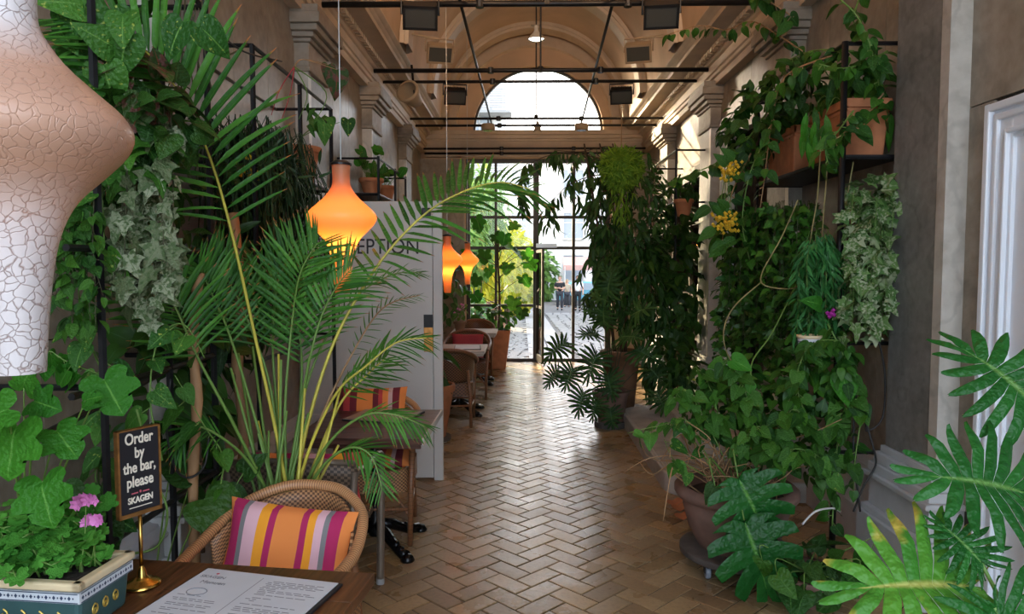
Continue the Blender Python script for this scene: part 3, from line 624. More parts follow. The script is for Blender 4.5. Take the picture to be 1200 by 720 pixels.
# steel and glass facade
w1 = struct('window_1'); YG = YF+.12
vx = [(GX0+.035, .07), (-.46, .045), (.24, .10), (.895, .05), (GX1-.035, .07)]
hz = [(.02, .05, GX0, GX1), (.98, .045, GX0, .20), (1.985, .055, GX0, GX1), (2.52, .05, GX0, GX1), (3.49, .07, GX0, GX1)]
for x, w in vx: MB().b2((x-w/2, YG-.04, 0), (x+w/2, YG+.04, GZ)).build('mullion', M['steel'], w1)
for z, h, a, b in hz: MB().b2((a, YG-.03, z-h/2), (b, YG+.03, z+h/2)).build('transom', M['steel'], w1)
zz = [.02, .98, 1.985, 2.52, 3.49]
for i in range(4):
    for j in range(4):
        if i == 2 and j < 2: continue            # the open doorway
        MB().b2((vx[i][0]+.02, YG-.005, zz[j]+.02), (vx[i+1][0]-.02, YG+.005, zz[j+1]-.02)).build('pane', M['glass'], w1)
MB().b2((.24, YG-.13, 1.99), (.60, YG-.06, 2.06)).build('door_closer', M['zinc'], w1)
# glass door standing open into the passage
d1 = struct('door_1', None, (.25, YG-.05, 0)); d1.rotation_euler = (0, 0, RD(-81))
for lo, hi in (((0, -.02, .03), (.045, .02, 1.95)), ((.56, -.02, .03), (.61, .02, 1.95)), ((.045, -.02, .03), (.56, .02, .14)), ((.045, -.02, 1.90), (.56, .02, 1.95)), ((.045, -.02, .95), (.56, .02, .99))):
    MB().b2(lo, hi).build('door_rail', M['steel'], d1)
MB().b2((.045, -.004, .14), (.56, .004, 1.90)).build('pane', M['glass'], d1)
MB().tube([(.585, -.05, .85), (.585, -.08, .9), (.585, -.08, 1.25), (.585, -.05, 1.3)], .012).build('door_handle', M['black'], d1)

# doorway up the steps, right wall
d2 = struct('door_2')
arch = [(0, .10), (.035, .105), (.035, .06), (.05, .05), (.05, .03), (.085, .02), (.085, 0)]
def archi(y0, y1, w=.22, z0=.3, z1=DZ, nm='architrave', m='base', parent=None):
    for a, b in ((y0-w, y0), (y1, y1+w)):
        mb = MB(); mb.b2((XR-.03, a, z0), (XR+.05, b, z1+w)); mb.b2((XR-.055, a+.02 if a < y0-.1 else a+w-.07, z0), (XR, a+.07 if a < y0-.1 else a+w-.02, z1+w))
        mb.b2((XR-.045, a+.10, z0), (XR, a+.13, z1+w))
        mb.build(nm, M[m], parent)
    mb = MB(); mb.b2((XR-.03, y0, z1), (XR+.05, y1, z1+w)); mb.b2((XR-.055, y0-w, z1+w-.06), (XR, y1+w, z1+w)); mb.build(nm, M[m], parent)
archi(DY0+.02, DY1-.02, .22, .30, DZ-.05, 'architrave', 'base', d2)
MB().b2((XR+.30, DY0, .3), (XR+.34, DY1, DZ)).build('door_leaf', M['wood'], d2)
for y in (DY0+.1, DY0+.71):
    for z0, z1 in ((.5, 1.2), (1.35, 2.1), (2.25, 2.9)): bev(MB().b2((XR+.285, y, z0), (XR+.31, y+.5, z1)).build('door_panel', M['wood'], d2), .012)
# dark cabinet recess
d3 = struct('door_3')
archi(CY0+.01, CY1-.01, .14, .1, CZ1, 'architrave', 'wood', d3)
MB().b2((XR+.30, CY0, .0), (XR+.34, CY1, CZ1)).build('back_panel', M['wood'], d3)
for z in (.1, .75, 1.3, 1.75, 2.2): MB().b2((XR+.02, CY0+.01, z), (XR+.30, CY1-.01, z+.03)).build('shelf', M['wood'], d3)
MB().b2((XR+.005, CY0+.66, .1), (XR+.045, CY0+.72, CZ1)).build('mullion', M['wood'], d3)
# white panelled door near the entrance, right wall
d4 = struct('door_4'); y0, y1, zt = 1.25, 3.37, 2.25
for d, a, b in ((.03, 0, .17), (.055, 0, .035), (.045, .05, .08), (.05, .13, .15)):
    mb = MB(); mb.b2((XR-d, y1-.17+(.17-b), 0), (XR+.02, y1-.17+(.17-a)+.0, zt+.17-a)); mb.b2((XR-d+.0008, y0, zt+.1695-b), (XR+.0195, y1-a-.0006, zt+.1692-a)); bev(mb.build('door_frame', M['white'], d4), .006)
MB().b2((XR-.012, y0, .02), (XR+.015, y1-.165, zt+.005)).build('door_leaf', M['white'], d4)
for z0, z1 in ((.25, 1.0), (1.12, 2.12)):
    for a, b in ((1.45, 2.15), (2.30, 3.04)):
        p = MB(); e = .035
        p.b2((XR-.034, a, z0), (XR, a+e, z1)); p.b2((XR-.034, b-e, z0), (XR, b, z1)); p.b2((XR-.034, a, z0), (XR, b, z0+e)); p.b2((XR-.034, a, z1-e), (XR, b, z1)); bev(p.build('panel_moulding', M['white'], d4), .01)
        MB().b2((XR-.022, a+.06, z0+.06), (XR, b-.06, z1-.06)).build('door_panel', M['white'], d4)

# stone steps to the doorway: rounded ends, pale nosing line
st = struct('trim_3')
def step(x0, y0, y1, z0, z1, r):
    P = [(XR+.011, y0), (x0+r*1.6, y0)]
    for i in range(9): a = i/8*pi/2; P.append((x0+r*1.6-r*1.6*sin(a), y0+r*1.2-r*1.2*cos(a)))
    for i in range(9): a = i/8*pi/2; P.append((x0+r*1.6-r*1.6*cos(a), y1-r*1.2+r*1.2*sin(a)))
    P += [(XR+.011, y1)]
    P = P[::-1]
    o = MB().prism([(x, y, z0) for x, y in P], (0, 0, 1), z1-z0).build('stone_step', M['step'], st); bev(o, .012)
    line = [(x+.035, y+.02*(1 if y < (y0+y1)/2 else -1), z1+.002) for x, y in P[1:-1]]
    MB().tube(line, .005, 4).build('nosing', M['nosing'], o)
step(1.06, 5.10, 7.95, 0, .15, .28); step(1.42, 5.65, 7.75, .15, .30, .16)

# ceiling bars, rods
YBAR = [(6.07, 3.83), (8.15, 3.84), (8.68, 3.85), (10.75, 3.83), (11.28, 3.83), (12.3, 3.64), (12.42, 3.58)]
LB = ['foremost black iron bar spanning the passage under the vault', 'thick iron bar spanning the passage, first of the second pair', 'thin iron bar spanning the passage close behind a thicker one', 'iron bar crossing in front of the half-round window, upper of two', 'iron bar crossing in front of the half-round window, lower of two', 'iron bar over the glass facade, upper one', 'iron bar over the glass facade, lower one near the plants']
for (y, z), l in zip(YBAR, LB):
    t = thing('iron_bar', l, 'bar', ((XL+XR)/2, y, z), 0, 'iron bars across the passage'); r = .024 if y in (6.07, 8.15) else .018
    MB().tube([(-1.86, 0, 0), (1.86, 0, 0)], r, 10).build('bar', M['black'], t, True)
    for x in (-.55, .66): MB().lathe([(0, -.03), (.034, -.03), (.034, .03), (0, .03)], (x, 0, 0), 10).build('clamp', M['black'], t)
for xa, xb, l in ((-.53, -.47, 'long iron rod running lengthwise under the vault, left one'), (.69, .90, 'long iron rod running lengthwise under the vault, right one')):
    t = thing('iron_rod', l, 'rod', (xa, 5.4, 3.87), 0, 'iron rods along the passage')
    MB().tube([(0, -1.2, 0), (xb-xa, 5.9, -.02)], .014, 8).build('rod', M['black'], t, True)
for y in (6.07, 8.15, 10.75):
    MB()
    t = thing('hanger_rod', {6.07: 'short hanger rod dropping from the vault to the foremost bar', 8.15: 'short hanger rod dropping from the vault to the second bar', 10.75: 'short hanger rod dropping from the vault before the half-round window'}[y], 'rod', (XC, y, 3.85), 0, 'hanger rods')
    MB().tube([(0, 0, 0), (0, 0, 5.62-3.85)], .010, 6).build('rod', M['black'], t); MB().lathe([(0, -.03), (.03, -.03), (.03, .03), (0, .03)], (0, 0, 0), 8).build('clamp', M['black'], t)

# floodlights
def floodlight(x, y, z, label, case='lamphead', yaw=0, tilt=50, s=1.0, stem=None):
    t = thing('floodlight', label, 'floodlight', (x, y, z), yaw, 'floodlights under the vault')
    Mx = Matrix.Rotation(RD(tilt), 4, 'X')
    h = MB(); h.box((0, 0, 0), (.27*s, .10*s, .19*s)); h.box((0, .07*s, 0), (.20*s, .05*s, .13*s)); o = h.build('housing', M[case], t); bev(o, .012); o.matrix_basis = Mx
    b = MB(); e = .018*s
    for lo, hi in (((-.14*s, -.065*s, .08*s), (.14*s, -.045*s, .10*s)), ((-.14*s, -.065*s, -.10*s), (.14*s, -.045*s, -.08*s)), ((-.14*s, -.065*s, -.1*s), (-.12*s, -.045*s, .1*s)), ((.12*s, -.065*s, -.1*s), (.14*s, -.045*s, .1*s))): b.b2(lo, hi)
    o = b.build('front_frame', M[case], t); o.matrix_basis = Mx
    o = MB().b2((-.12*s, -.056*s, -.08*s), (.12*s, -.05*s, .08*s)).build('lens', M['lens'], t); o.matrix_basis = Mx
    for i in range(5):
        o = MB().box((-.08*s+.04*s*i, .10*s, 0), (.008, .04*s, .12*s)).build('cooling_fin', M[case], t); o.matrix_basis = Mx
    MB().tube([(-.15*s, 0, 0), (-.15*s, 0, .14*s), (.15*s, 0, .14*s), (.15*s, 0, 0)], .010, 6).build('bracket', M[case], t)
    if stem: MB().tube([(0, 0, .14*s), stem], .012, 6).build('stem', M[case], t)
floodlight(-.83, 6.0, 3.72, 'black floodlight under the foremost bar, beside the left cornice', 'lamphead', RD(8), 42, 1.0, None)
floodlight(1.12, 6.0, 3.72, 'black floodlight under the foremost bar, beside the right cornice', 'lamphead', RD(-8), 42, 1.0, None)
floodlight(-.93, 8.3, 4.08, 'buff floodlight on the vault, left one of its pair', 'lampbuff', RD(14), 40, 1.05, (-.42, .02, .20))
floodlight(1.30, 8.3, 4.08, 'buff floodlight on the vault, right one of its pair', 'lampbuff', RD(-14), 40, 1.05, (.42, .02, .16))
floodlight(-.80, 8.72, 3.70, 'small black floodlight hung from the thin bar at left', 'lamphead', RD(10), 40, .92)
floodlight(1.17, 8.72, 3.70, 'small black floodlight hung from the thin bar at right', 'lamphead', RD(-10), 40, .92)
for x, l in ((-.50, 'small round white spotlight hung left of the half-round window centre'), (.86, 'small round white spotlight hung right of the half-round window centre')):
    t = thing('spotlight', l, 'spotlight', (x, 10.72, 3.70), 0, 'small white spotlights')
    MB().lathe([(0, .05), (.09, .045), (.10, .03), (.10, -.04), (.085, -.05), (0, -.05)], (0, 0, 0), 18).build('housing', M['lampbuff'], t, True)
    MB().tube([(0, 0, .05), (0, 0, .14)], .01, 6).build('stem', M['black'], t); MB().lathe([(0, -.051), (.07, -.052), (0, -.053)], (0, 0, 0), 14).build('lens', M['lens'], t)
t = thing('paper_star', 'small dark star ornament on the lintel under the half-round window', 'ornament', (.255, 12.38, 4.02))
st_ = [(.12*(1 if i % 2 == 0 else .45)*sin(i*pi/5), 0, .12*(1 if i % 2 == 0 else .45)*cos(i*pi/5)) for i in range(10)]
MB().prism(st_, (0, 1, 0), .03).build('star', M['capital'], t); MB().tube([(0, .015, -.04), (0, .015, -.06)], .01, 6).build('foot', M['capital'], t)
t = thing('pendant_lamp', 'small white bell pendant lamp hanging from the vault crown', 'lamp', (.185, 9.9, 4.72))
MB().tube([(0, 0, .10), (0, 0, .90)], .006, 6).build('cord', M['black'], t)
MB().lathe([(.025, .16), (.03, .10), (.05, .07), (.09, .03), (.115, -.01), (.115, -.02), (.085, .02)], (0, 0, 0), 22).build('shade', M['shade'], t, True)
MB().lathe([(.10, -.005), (.06, -.025), (0, -.03)], (0, 0, 0), 18).build('bulb', M['pendbulb'], t, True)
MB().tube([(-.07, 0, .17), (.07, 0, .17)], .012, 6).build('cross_bar', M['capital'], t)
t = thing('wall_speaker', 'round buff loudspeaker fixed to the left cornice', 'speaker', (-1.25, 8.35, 3.60), RD(-20))
MB().lathe([(0, -.12), (.07, -.12), (.10, .0), (.135, .10), (.135, .13), (.11, .13)], (0, 0, 0), 20).build('horn', M['lampbuff'], t, True).rotation_euler = (RD(70), 0, 0)
MB().tube([(0, .05, .05), (-.05, .08, .38)], .014, 6).build('bracket', M['black'], t)
# added floodlights, unseen above the frame, aimed up to warm the vault
for x, l in ((-1.05, 'added unseen floodlight warming the vault above the passage, left cornice'), (1.45, 'added unseen floodlight warming the vault above the passage, right cornice')):
    floodlight(x, 4.3, 4.25, l, 'lamphead', 0, -120, 1.0)
    ld = bpy.data.lights.new('added_vault_light', 'SPOT'); ld.energy = 105; ld.color = (1, .66, .38); ld.spot_size = RD(150); ld.spot_blend = .8; ld.shadow_soft_size = .12
    lo = bpy.data.objects.new('added_vault_light', ld); COL.objects.link(lo); lo.location = (x, 4.32, 4.33); lo.rotation_euler = Vector((-.25 if x > 0 else .25, .75, .6)).to_track_quat('-Z', 'Y').to_euler()
# ------------------------------------------------------------------ pendant lamps with ceramic-like shells
LP = [(.050, .70), (.047, .65), (.046, .61), (.052, .575), (.085, .525), (.132, .48), (.170, .445), (.187, .412), (.176, .378), (.140, .338), (.098, .295), (.072, .245), (.057, .18), (.047, .09), (.040, 0)]
LPs = [(p.x, p.z) for p in smoothpts([(r, 0, z) for r, z in LP], 3)]
def lamp(loc, label, shell, watt, s=1.0):
    cordtop = ZS+math.sqrt(RV*RV-(loc[0]-XC)**2)
    t = thing('pendant_lamp', label, 'lamp', loc, 0, 'tall vase-shaped pendant lamps')
    o = MB().lathe([(r*s, z*s) for r, z in LPs], (0, 0, 0), 40).build('lamp_shade', M[shell], t, True)
    MB().tube([(0, 0, .69*s), (0, 0, cordtop-loc[2])], .003, 6).build('cord', M['zinc'], t)
    MB().lathe([(0, .72*s), (.03, .715*s), (.058*s, .70*s), (.058*s, .69*s), (.0, .69*s)], (0, 0, 0), 16).build('cap', M['black'], t)
    b = MB().lathe([(0, .03), (.03, .01), (.035, -.02), (0, -.045)], (0, 0, .42*s), 12).build('bulb', M['bulb'], t, True)
    li = bpy.data.lights.new('bulb_light', 'POINT'); li.energy = watt; li.color = (1, .50, .16); li.shadow_soft_size = .05
    lo = bpy.data.objects.new('bulb_light', li); COL.objects.link(lo); lo.parent = t; lo.location = (0, 0, .30*s)
lamp((-.86, 1.22, 1.515), 'large crackled white pendant lamp hanging close over the foreground table', 'lamp1', .25, 1.0)
lamp((-.87, 3.50, 1.56), 'glowing orange pendant lamp half behind palm fronds by the reception board', 'lamp2', 1.5, .89)
lamp((-.815, 7.9, 1.39), 'glowing orange pendant lamp just past the reception board edge, nearer of two', 'lamp2', 1.5, .89)
lamp((-.82, 10.9, 1.40), 'glowing orange pendant lamp close to the glass facade, farther of two', 'lamp2', 1.5, .89)

# ------------------------------------------------------------------ reception board
t = thing('reception_board', 'tall off-white board lettered RECEPTION standing across the left side', 'board', (-.62, 5.62, 0), RD(2))
bev(MB().b2((-1.1, 0, .02), (-.075, .05, 2.185)).build('board', M['door'], t), .004)
bev(MB().b2((-.072, -.004, .0), (0, .058, 2.19)).build('edge_strip', M['door'], t), .004)
text('RECEPTION', .168, M['ink'], t, (-.545, -.003, 1.832), sx=.84, off=.0004)
h = MB(); h.b2((-.155, -.02, 2.06), (-.085, 0, 2.135)); bev(h.build('hinge_box', M['black'], t), .006)
hp = MB(); hp.b2((-.145, -.012, 1.13), (-.075, 0, 1.30)); hp.b2((-.145, -.008, 0.99), (-.075, 0, 1.13)); 
MB().b2((-.145, -.012, 1.21), (-.075, 0, 1.31)).build('lock_plate', M['black'], t); MB().b2((-.145, -.009, 1.02), (-.075, 0, 1.21)).build('push_plate', M['brassd'], t)

# ------------------------------------------------------------------ rattan chairs
def rattan_chair(name, label, loc, rz, hoop='rattan', weave='weave', pole='rattan2', group='rattan armchairs along the left wall', woven_side=True):
    """faces -Y"""
    t = thing(name, label, 'chair', loc, rz, group)
    # arm hoop: from the left front leg over the back to the right front leg
    H = smoothpts([(-.275, -.24, .62), (-.29, -.12, .655), (-.295, .05, .69), (-.25, .22, .76), (-.13, .32, .81), (0, .345, .82), (.13, .32, .81), (.25, .22, .76), (.295, .05, .69), (.29, -.12, .66), (.275, -.24, .62)], 5)
    MB().tube(H, .021, 10).build('arm_hoop', M[hoop], t, True)
    # curved woven back between hoop and seat
    rows = []; uvs = []
    for j in range(9):
        v = j/8; row = []; uv = []
        for i in range(19):
            a = -1+i/9; ang = a*1.28
            x = .265*sin(ang)*(.92+.08*v)/sin(1.28)*1.0; y = .05+.28*(cos(ang)-.28)/.72*(.86+.14*v)
            top = .805-.12*abs(a)**2.2; z = .47+(top-.47)*v
            row.append((x, y, z)); uv.append((a*.36, v*.38))
        rows.append(row); uvs.append(uv)
    MB().quadgrid(rows, uvs).build('backrest', M[weave], t, True).modifiers.new('thick', 'SOLIDIFY').thickness = .012
    # seat
    rows = []; uvs = []
    S = [(.0, 0)]
    for k, r in enumerate((0, .5, .9, 1.0, 1.0)):
        row = []; uv = []
        for i in range(24):
            a = 2*pi*i/24; x = .25*r*max(-1, min(1, 1.25*cos(a))); y = .25*r*max(-1, min(1, 1.25*sin(a)))
            row.append((x, y, .462-(.05 if k == 4 else 0)+(-.004 if k == 0 else 0))); uv.append((x, y+(.05 if k == 4 else 0)))
        rows.append(row); uvs.append(uv+[uv[0]])
    MB().quadgrid(rows, uvs, True).build('seat', M[weave], t, True)
    ap = MB(); rows = []; uvs = []
    for z in (.46, .33):
        row = []; uv = []
        for i in range(25):
            a = 2*pi*i/24; row.append((.262*max(-1, min(1, 1.25*cos(a))), .262*max(-1, min(1, 1.25*sin(a))), z)); uv.append((i*.066, z))
        rows.append(row); uvs.append(uv)
    ap.quadgrid(rows, uvs).build('apron', M[weave], t, True)
    for sx in (-1, 1):
        MB().tube([(sx*.255, -.245, 0), (sx*.262, -.245, .34), (sx*.275, -.24, .62)], [.016, .018, .018], 10).build('leg', M[pole], t, True)
        MB().tube([(sx*.235, .27, 0), (sx*.225, .235, .34), (sx*.20, .24, .60)], [.016, .018, .016], 10).build('leg', M[pole], t, True)
        MB().tube([(sx*.257, -.245, .20), (sx*.232, .25, .20)], .010, 8).build('stretcher', M[pole], t, True)
        MB().tube(smoothpts([(sx*.257, -.245, .17), (sx*.16, -.20, .29), (0, -.12, .335)], 4), .009, 6).build('brace', M[pole], t, True)
    MB().tube([(-.257, -.245, .225), (.257, -.245, .225)], .010, 8).build('stretcher', M[pole], t, True)
    MB().tube([(-.232, .25, .225), (.232, .25, .225)], .010, 8).build('stretcher', M[pole], t, True)
    return t
ch1 = rattan_chair('rattan_armchair', 'natural rattan armchair with striped cushion at the foreground table', (-.885, 2.50, 0), RD(-9))
ch3 = rattan_chair('rattan_armchair', 'natural rattan armchair with striped cushion behind the red-brown table by the reception board', (-.945, 4.52, 0), RD(3), pole='rattan2')
ch5 = rattan_chair('rattan_armchair', 'dark rattan armchair seen from behind, just past the reception board', (-.78, 7.72, 0), RD(183), 'rattan2', 'weaved')
dup(ch5, (-.71, 9.28, 0), RD(0), 'dark rattan armchair with red cushion between the two far tables')
dup(ch5, (-.72, 11.15, 0), RD(0), 'dark rattan armchair behind the farthest indoor table by the glass')

# wicker chair with taupe metal tubes, its back to the palm
t = thing('wicker_chair', 'brown wicker armchair with taupe metal tube legs, back to the palm', 'chair', (-1.05, 3.48, 0), RD(180), 'rattan armchairs along the left wall')
rows = []; uvs = []
for j in range(7):
    v = j/6
    rows.append([((-1+i/8)*.30*(.93+.07*v), .235+.06*v-.06*abs(-1+i/8)**2, .44+.375*v-.03*v*abs(-1+i/8)**2) for i in range(17)]); uvs.append([((-1+i/8)*.3, v*.38) for i in range(17)])
MB().quadgrid(rows, uvs).build('backrest', M['weaveg'], t, True).modifiers.new('thick', 'SOLIDIFY').thickness = .022
MB().tube([(-.295, .245, .795), (-.15, .285, .815), (.15, .285, .815), (.295, .245, .795)], .016, 8).build('top_rail', M['tubeg'], t, True)
bev(MB().b2((-.27, -.25, .40), (.27, .25, .44)).build('seat', M['weaveg'], t), .01)
for sx in (-1, 1):
    MB().tube(smoothpts([(sx*.29, .25, .76), (sx*.305, .10, .735), (sx*.31, -.16, .725), (sx*.31, -.255, .70), (sx*.305, -.285, .62), (sx*.30, -.285, .30), (sx*.295, -.285, .015)], 5), .021, 10).build('leg', M['tubeg'], t, True)
    MB().tube([(sx*.27, .30, .015), (sx*.27, .25, .44), (sx*.29, .25, .76)], .018, 10).build('leg', M['tubeg'], t, True)
    for q in ((sx*.295, -.285), (sx*.27, .30)): MB().lathe([(.0, 0), (.022, 0), (.022, .03), (0, .03)], (q[0], q[1], 0), 10).build('foot_cap', M['plastic'], t)

# cushions
def cushion(label, loc, rot, w, h, th, m, group='striped cushions'):
    n = 14; mb = MB()
    for sg in (1, -1):
        rows = []; uvs = []
        for j in range(n+1):
            row = []; uv = []
            for i in range(n+1):
                u, v = i/n*2-1, j/n*2-1; k = max(0, (1-u**4)*(1-v**4))**.5
                pin = 1-.05*(1-abs(v))*abs(u)**3*1; px = 1-.07*(1-v*v)*abs(u)**6; pz = 1-.07*(1-u*u)*abs(v)**6
                row.append((u*w/2*px, sg*th/2*k+.004*sin(5*u+3*v), v*h/2*pz)); uv.append((i/n, j/n))
            rows.append(row if sg > 0 else row[::-1]); uvs.append(uv if sg > 0 else uv[::-1])
        mb.quadgrid(rows, uvs)
    o = mb.build('cushion', M[m], None, True, loc); o.rotation_euler = rot; return tag(o, label, 'cushion', group)
OR, MG, GY, PK, AM, RDD, MR = (.78, .24, .055), (.42, .018, .10), (.20, .19, .19), (.72, .42, .46), (.85, .33, .02), (.50, .05, .05), (.16, .015, .025)
M['stripe'] = stripe_mat('striped_cushion_cloth', [(0, OR), (.05, MG), (.15, GY), (.19, PK), (.29, AM), (.37, MG), (.42, OR), (.62, MG), (.67, AM), (.73, PK), (.79, GY), (.83, MG), (.92, OR)])
M['stripe2'] = stripe_mat('dark_striped_cushion_cloth', [(0, MR), (.10, RDD), (.2, MR), (.3, OR), (.52, MR), (.6, RDD), (.66, OR), (.74, (.55, .35, .33)), (.8, MR), (.9, OR)])
M['stripe3'] = stripe_mat('warm_striped_cushion_cloth', [(0, MG), (.15, OR), (.3, MG), (.4, PK), (.55, PK), (.62, MG), (.75, AM), (.85, RDD)])
cushion('orange, magenta and pink striped cushion on the foreground rattan armchair', (-.865, 2.60, .655), (RD(-17), RD(4), RD(-8)), .50, .32, .12, 'stripe')
cushion('dark red and orange striped cushion seen above the red-brown table', (-.985, 4.69, .72), (RD(-14), 0, RD(3)), .46, .36, .11, 'stripe2')
cushion('dark maroon striped cushion hanging over the front of the far rattan seat', (-.90, 4.40, .535), (RD(-80), 0, RD(3)), .44, .34, .09, 'stripe2')
cushion('magenta and orange striped cushion inside the brown wicker armchair', (-1.0, 3.335, .685), (RD(12), 0, 0), .50, .30, .10, 'stripe3')
cushion('red cushion on the rattan armchair between the two far tables', (-.71, 9.40, .64), (RD(-14), 0, 0), .42, .32, .1, 'redc', 'plain red cushions')
cushion('orange cushion on the rattan armchair just past the reception board', (-.78, 7.72, .52), (RD(-84), 0, 0), .40, .40, .09, 'terra', 'plain red cushions')

# ------------------------------------------------------------------ tables
def pedestal(t, m='cast', cx=0, cyy=0, h=.70):
    MB().lathe([(.035, .06), (.05, .10), (.03, .16), (.028, .40), (.045, .44), (.028, .48), (.028, h)], (cx, cyy, 0), 14).build('column', M[m], t, True)
    for k in range(4):
        a = pi/4+k*pi/2; d = Vector((cos(a), sin(a), 0)); mb = MB()
        mb.tube([d*.03+Vector((cx, cyy, .13)), d*.12+Vector((cx, cyy, .10)), d*.24+Vector((cx, cyy, .035)), d*.32+Vector((cx, cyy, .025))], [.030, .034, .026, .034], 8, flat=1)
        for q in range(4): mb.lathe([(0, .03), (.020, .02), (.026, .0), (.02, -.015), (0, -.02)], tuple(d*(.12+.05*q)+Vector((cx, cyy, .095-.018*q))), 7)
        mb.lathe([(0, .045), (.03, .035), (.042, .012), (.04, .0), (0, 0)], tuple(d*.335+Vector((cx, cyy, 0))), 9)
        mb.build('foot', M[m], t, True)
def table(label, loc, rz, w, d, m, th=.035, boards=5, h=.75, group='tables along the left wall'):
    t = thing('cafe_table', label, 'table', loc, rz, group)
    bw = (d-.0)/boards
    for i in range(boards): bev(MB().b2((-w/2, -d/2+i*bw+.0008, h-th), (w/2, -d/2+(i+1)*bw-.0008, h)).build('plank', M[m], t), .002)
    bev(MB().b2((-w/2+.02, -d/2+.03, h-th-.03), (w/2-.02, d/2-.03, h-th)).build('under_frame', M[m], t), .004)
    pedestal(t); return t
t1 = table('dark brown wooden table in front holding the menu, sign and geranium planter', (-1.00, 1.75, 0), RD(-7), .98, .98, 'table')
t2 = table('red-brown wooden table with pale menu board beside the reception board', (-.89, 4.30, 0), RD(-1), .72, .80, 'tablex', boards=6)
t = MB().b2((.352, -.40, .715), (.362, .40, .752)).build('metal_edge', M['nosing'], t2)
table('pale-topped table past the reception board, nearer of two', (-.72, 8.25, 0), 0, .62, .70, 'lightwood')
table('pale-topped table near the glass facade with a flower pot, farther of two', (-.68, 10.35, 0), 0, .64, .70, 'lightwood')
def pad(name, label, loc, rz, w, d, m, cat='menu'):
    t = thing(name, label, cat, loc, rz, 'menus on the tables'); bev(MB().b2((-w/2, -d/2, 0), (w/2, d/2, .008)).build('board', M['board'], t), .002)
    MB().b2((-w/2+.008, -d/2+.006, .0082), (w/2-.012, d/2-.006, .0105)).build('sheet', M[m], t); return t
mn = pad('menu', 'printed white menu sheet on black board on the foreground table', (-.80, 1.93, .751), RD(-13), .46, .42, 'paper')
def tx(b, s, m, x, y, **k): return text(b, s, M[m], mn, (x, y, .0115), (0, 0, 0), depth=.0002, **k)
tx('SKAGEN', .022, 'grey', -.165, .15); tx('Menuen', .026, 'grey', -.14, .115); tx('\u2022', .04, 'redink', -.165, .172)
o = MB().tube([(.030*cos(a*pi/8)-.15, .022*sin(a*pi/8)+.055, .0112) for a in range(17)], .0016, 4).build('emblem', M['grey'], mn)
MB().b2((-.015, -.19, .0105), (-.013, .18, .0108)).build('rule_line', M['grey'], mn)
ln = MB(); q = random.Random(3)
for cx0, wd in ((-.20, .16), (.01, .19)):
    y = .03 if cx0 < -.1 else .165
    while y > -.19:
        a = cx0+q.uniform(0, .02)
        while a < cx0+wd-.02:
            w = q.uniform(.012, .035); ln.b2((a, y, .0104), (min(a+w, cx0+wd), y+.0035, .0107)); a += w+.006
            if q.random() < .12: break
        y -= .0095 if q.random() < .8 else .02
ln.build('printed_lines', M['grey'], mn, kind='stuff')
pad('menu', 'pale menu board lying on the red-brown table', (-.86, 4.47, .751), RD(-14), .40, .36, 'lightwood')
pad('menu', 'pale menu sheet on the nearer table past the reception board', (-.62, 8.2, .751), RD(4), .30, .4, 'paper')

# sign stand
t = thing('table_sign', 'black card sign reading Order by the bar on a brass stand', 'sign', (-1.125, 2.08, .751), RD(60))
MB().lathe([(0, .0), (.052, 0), (.054, .005), (.046, .012), (.026, .018), (.014, .03), (.012, .045), (.008, .055), (.0055, .06)], (0, 0, 0), 24).build('foot', M['brass'], t, True)
MB().tube([(0, 0, .05), (0, 0, .215)], .0055, 10).build('pole', M['brass'], t, True)
f = MB(); w, z0, z1 = .066, .215, .472
for lo, hi in (((-w, -.009, z0), (w, .009, z0+.012)), ((-w, -.009, z1-.004), (w, .009, z1)), ((-w, -.009, z0), (-w+.006, .009, z1)), ((w-.006, -.009, z0), (w, .009, z1))): f.b2(lo, hi)
f.build('frame', M['brassd'], t); MB().b2((-w+.004, -.006, z0+.01), (w-.004, .006, z1-.003)).build('card', M['signblack'], t)
for i, (b, s) in enumerate((('Order', .046), ('by', .044), ('the bar,', .044), ('please', .046))): text(b, s, M['creamink'], t, (0, -.0068, .442-.042*i), sx=.72, off=.0009)
text('SKAGEN', .026, M['creamink'], t, (0, -.0068, .262), sx=.78, off=.0008); text('\u2014 \u2022 \u2014', .026, M['redink'], t, (0, -.0068, .284), sx=.7, off=.0008)
MB().b2((-.035, -.0072, .240), (.035, -.0066, .2425)).build('underline', M['creamink'], t)

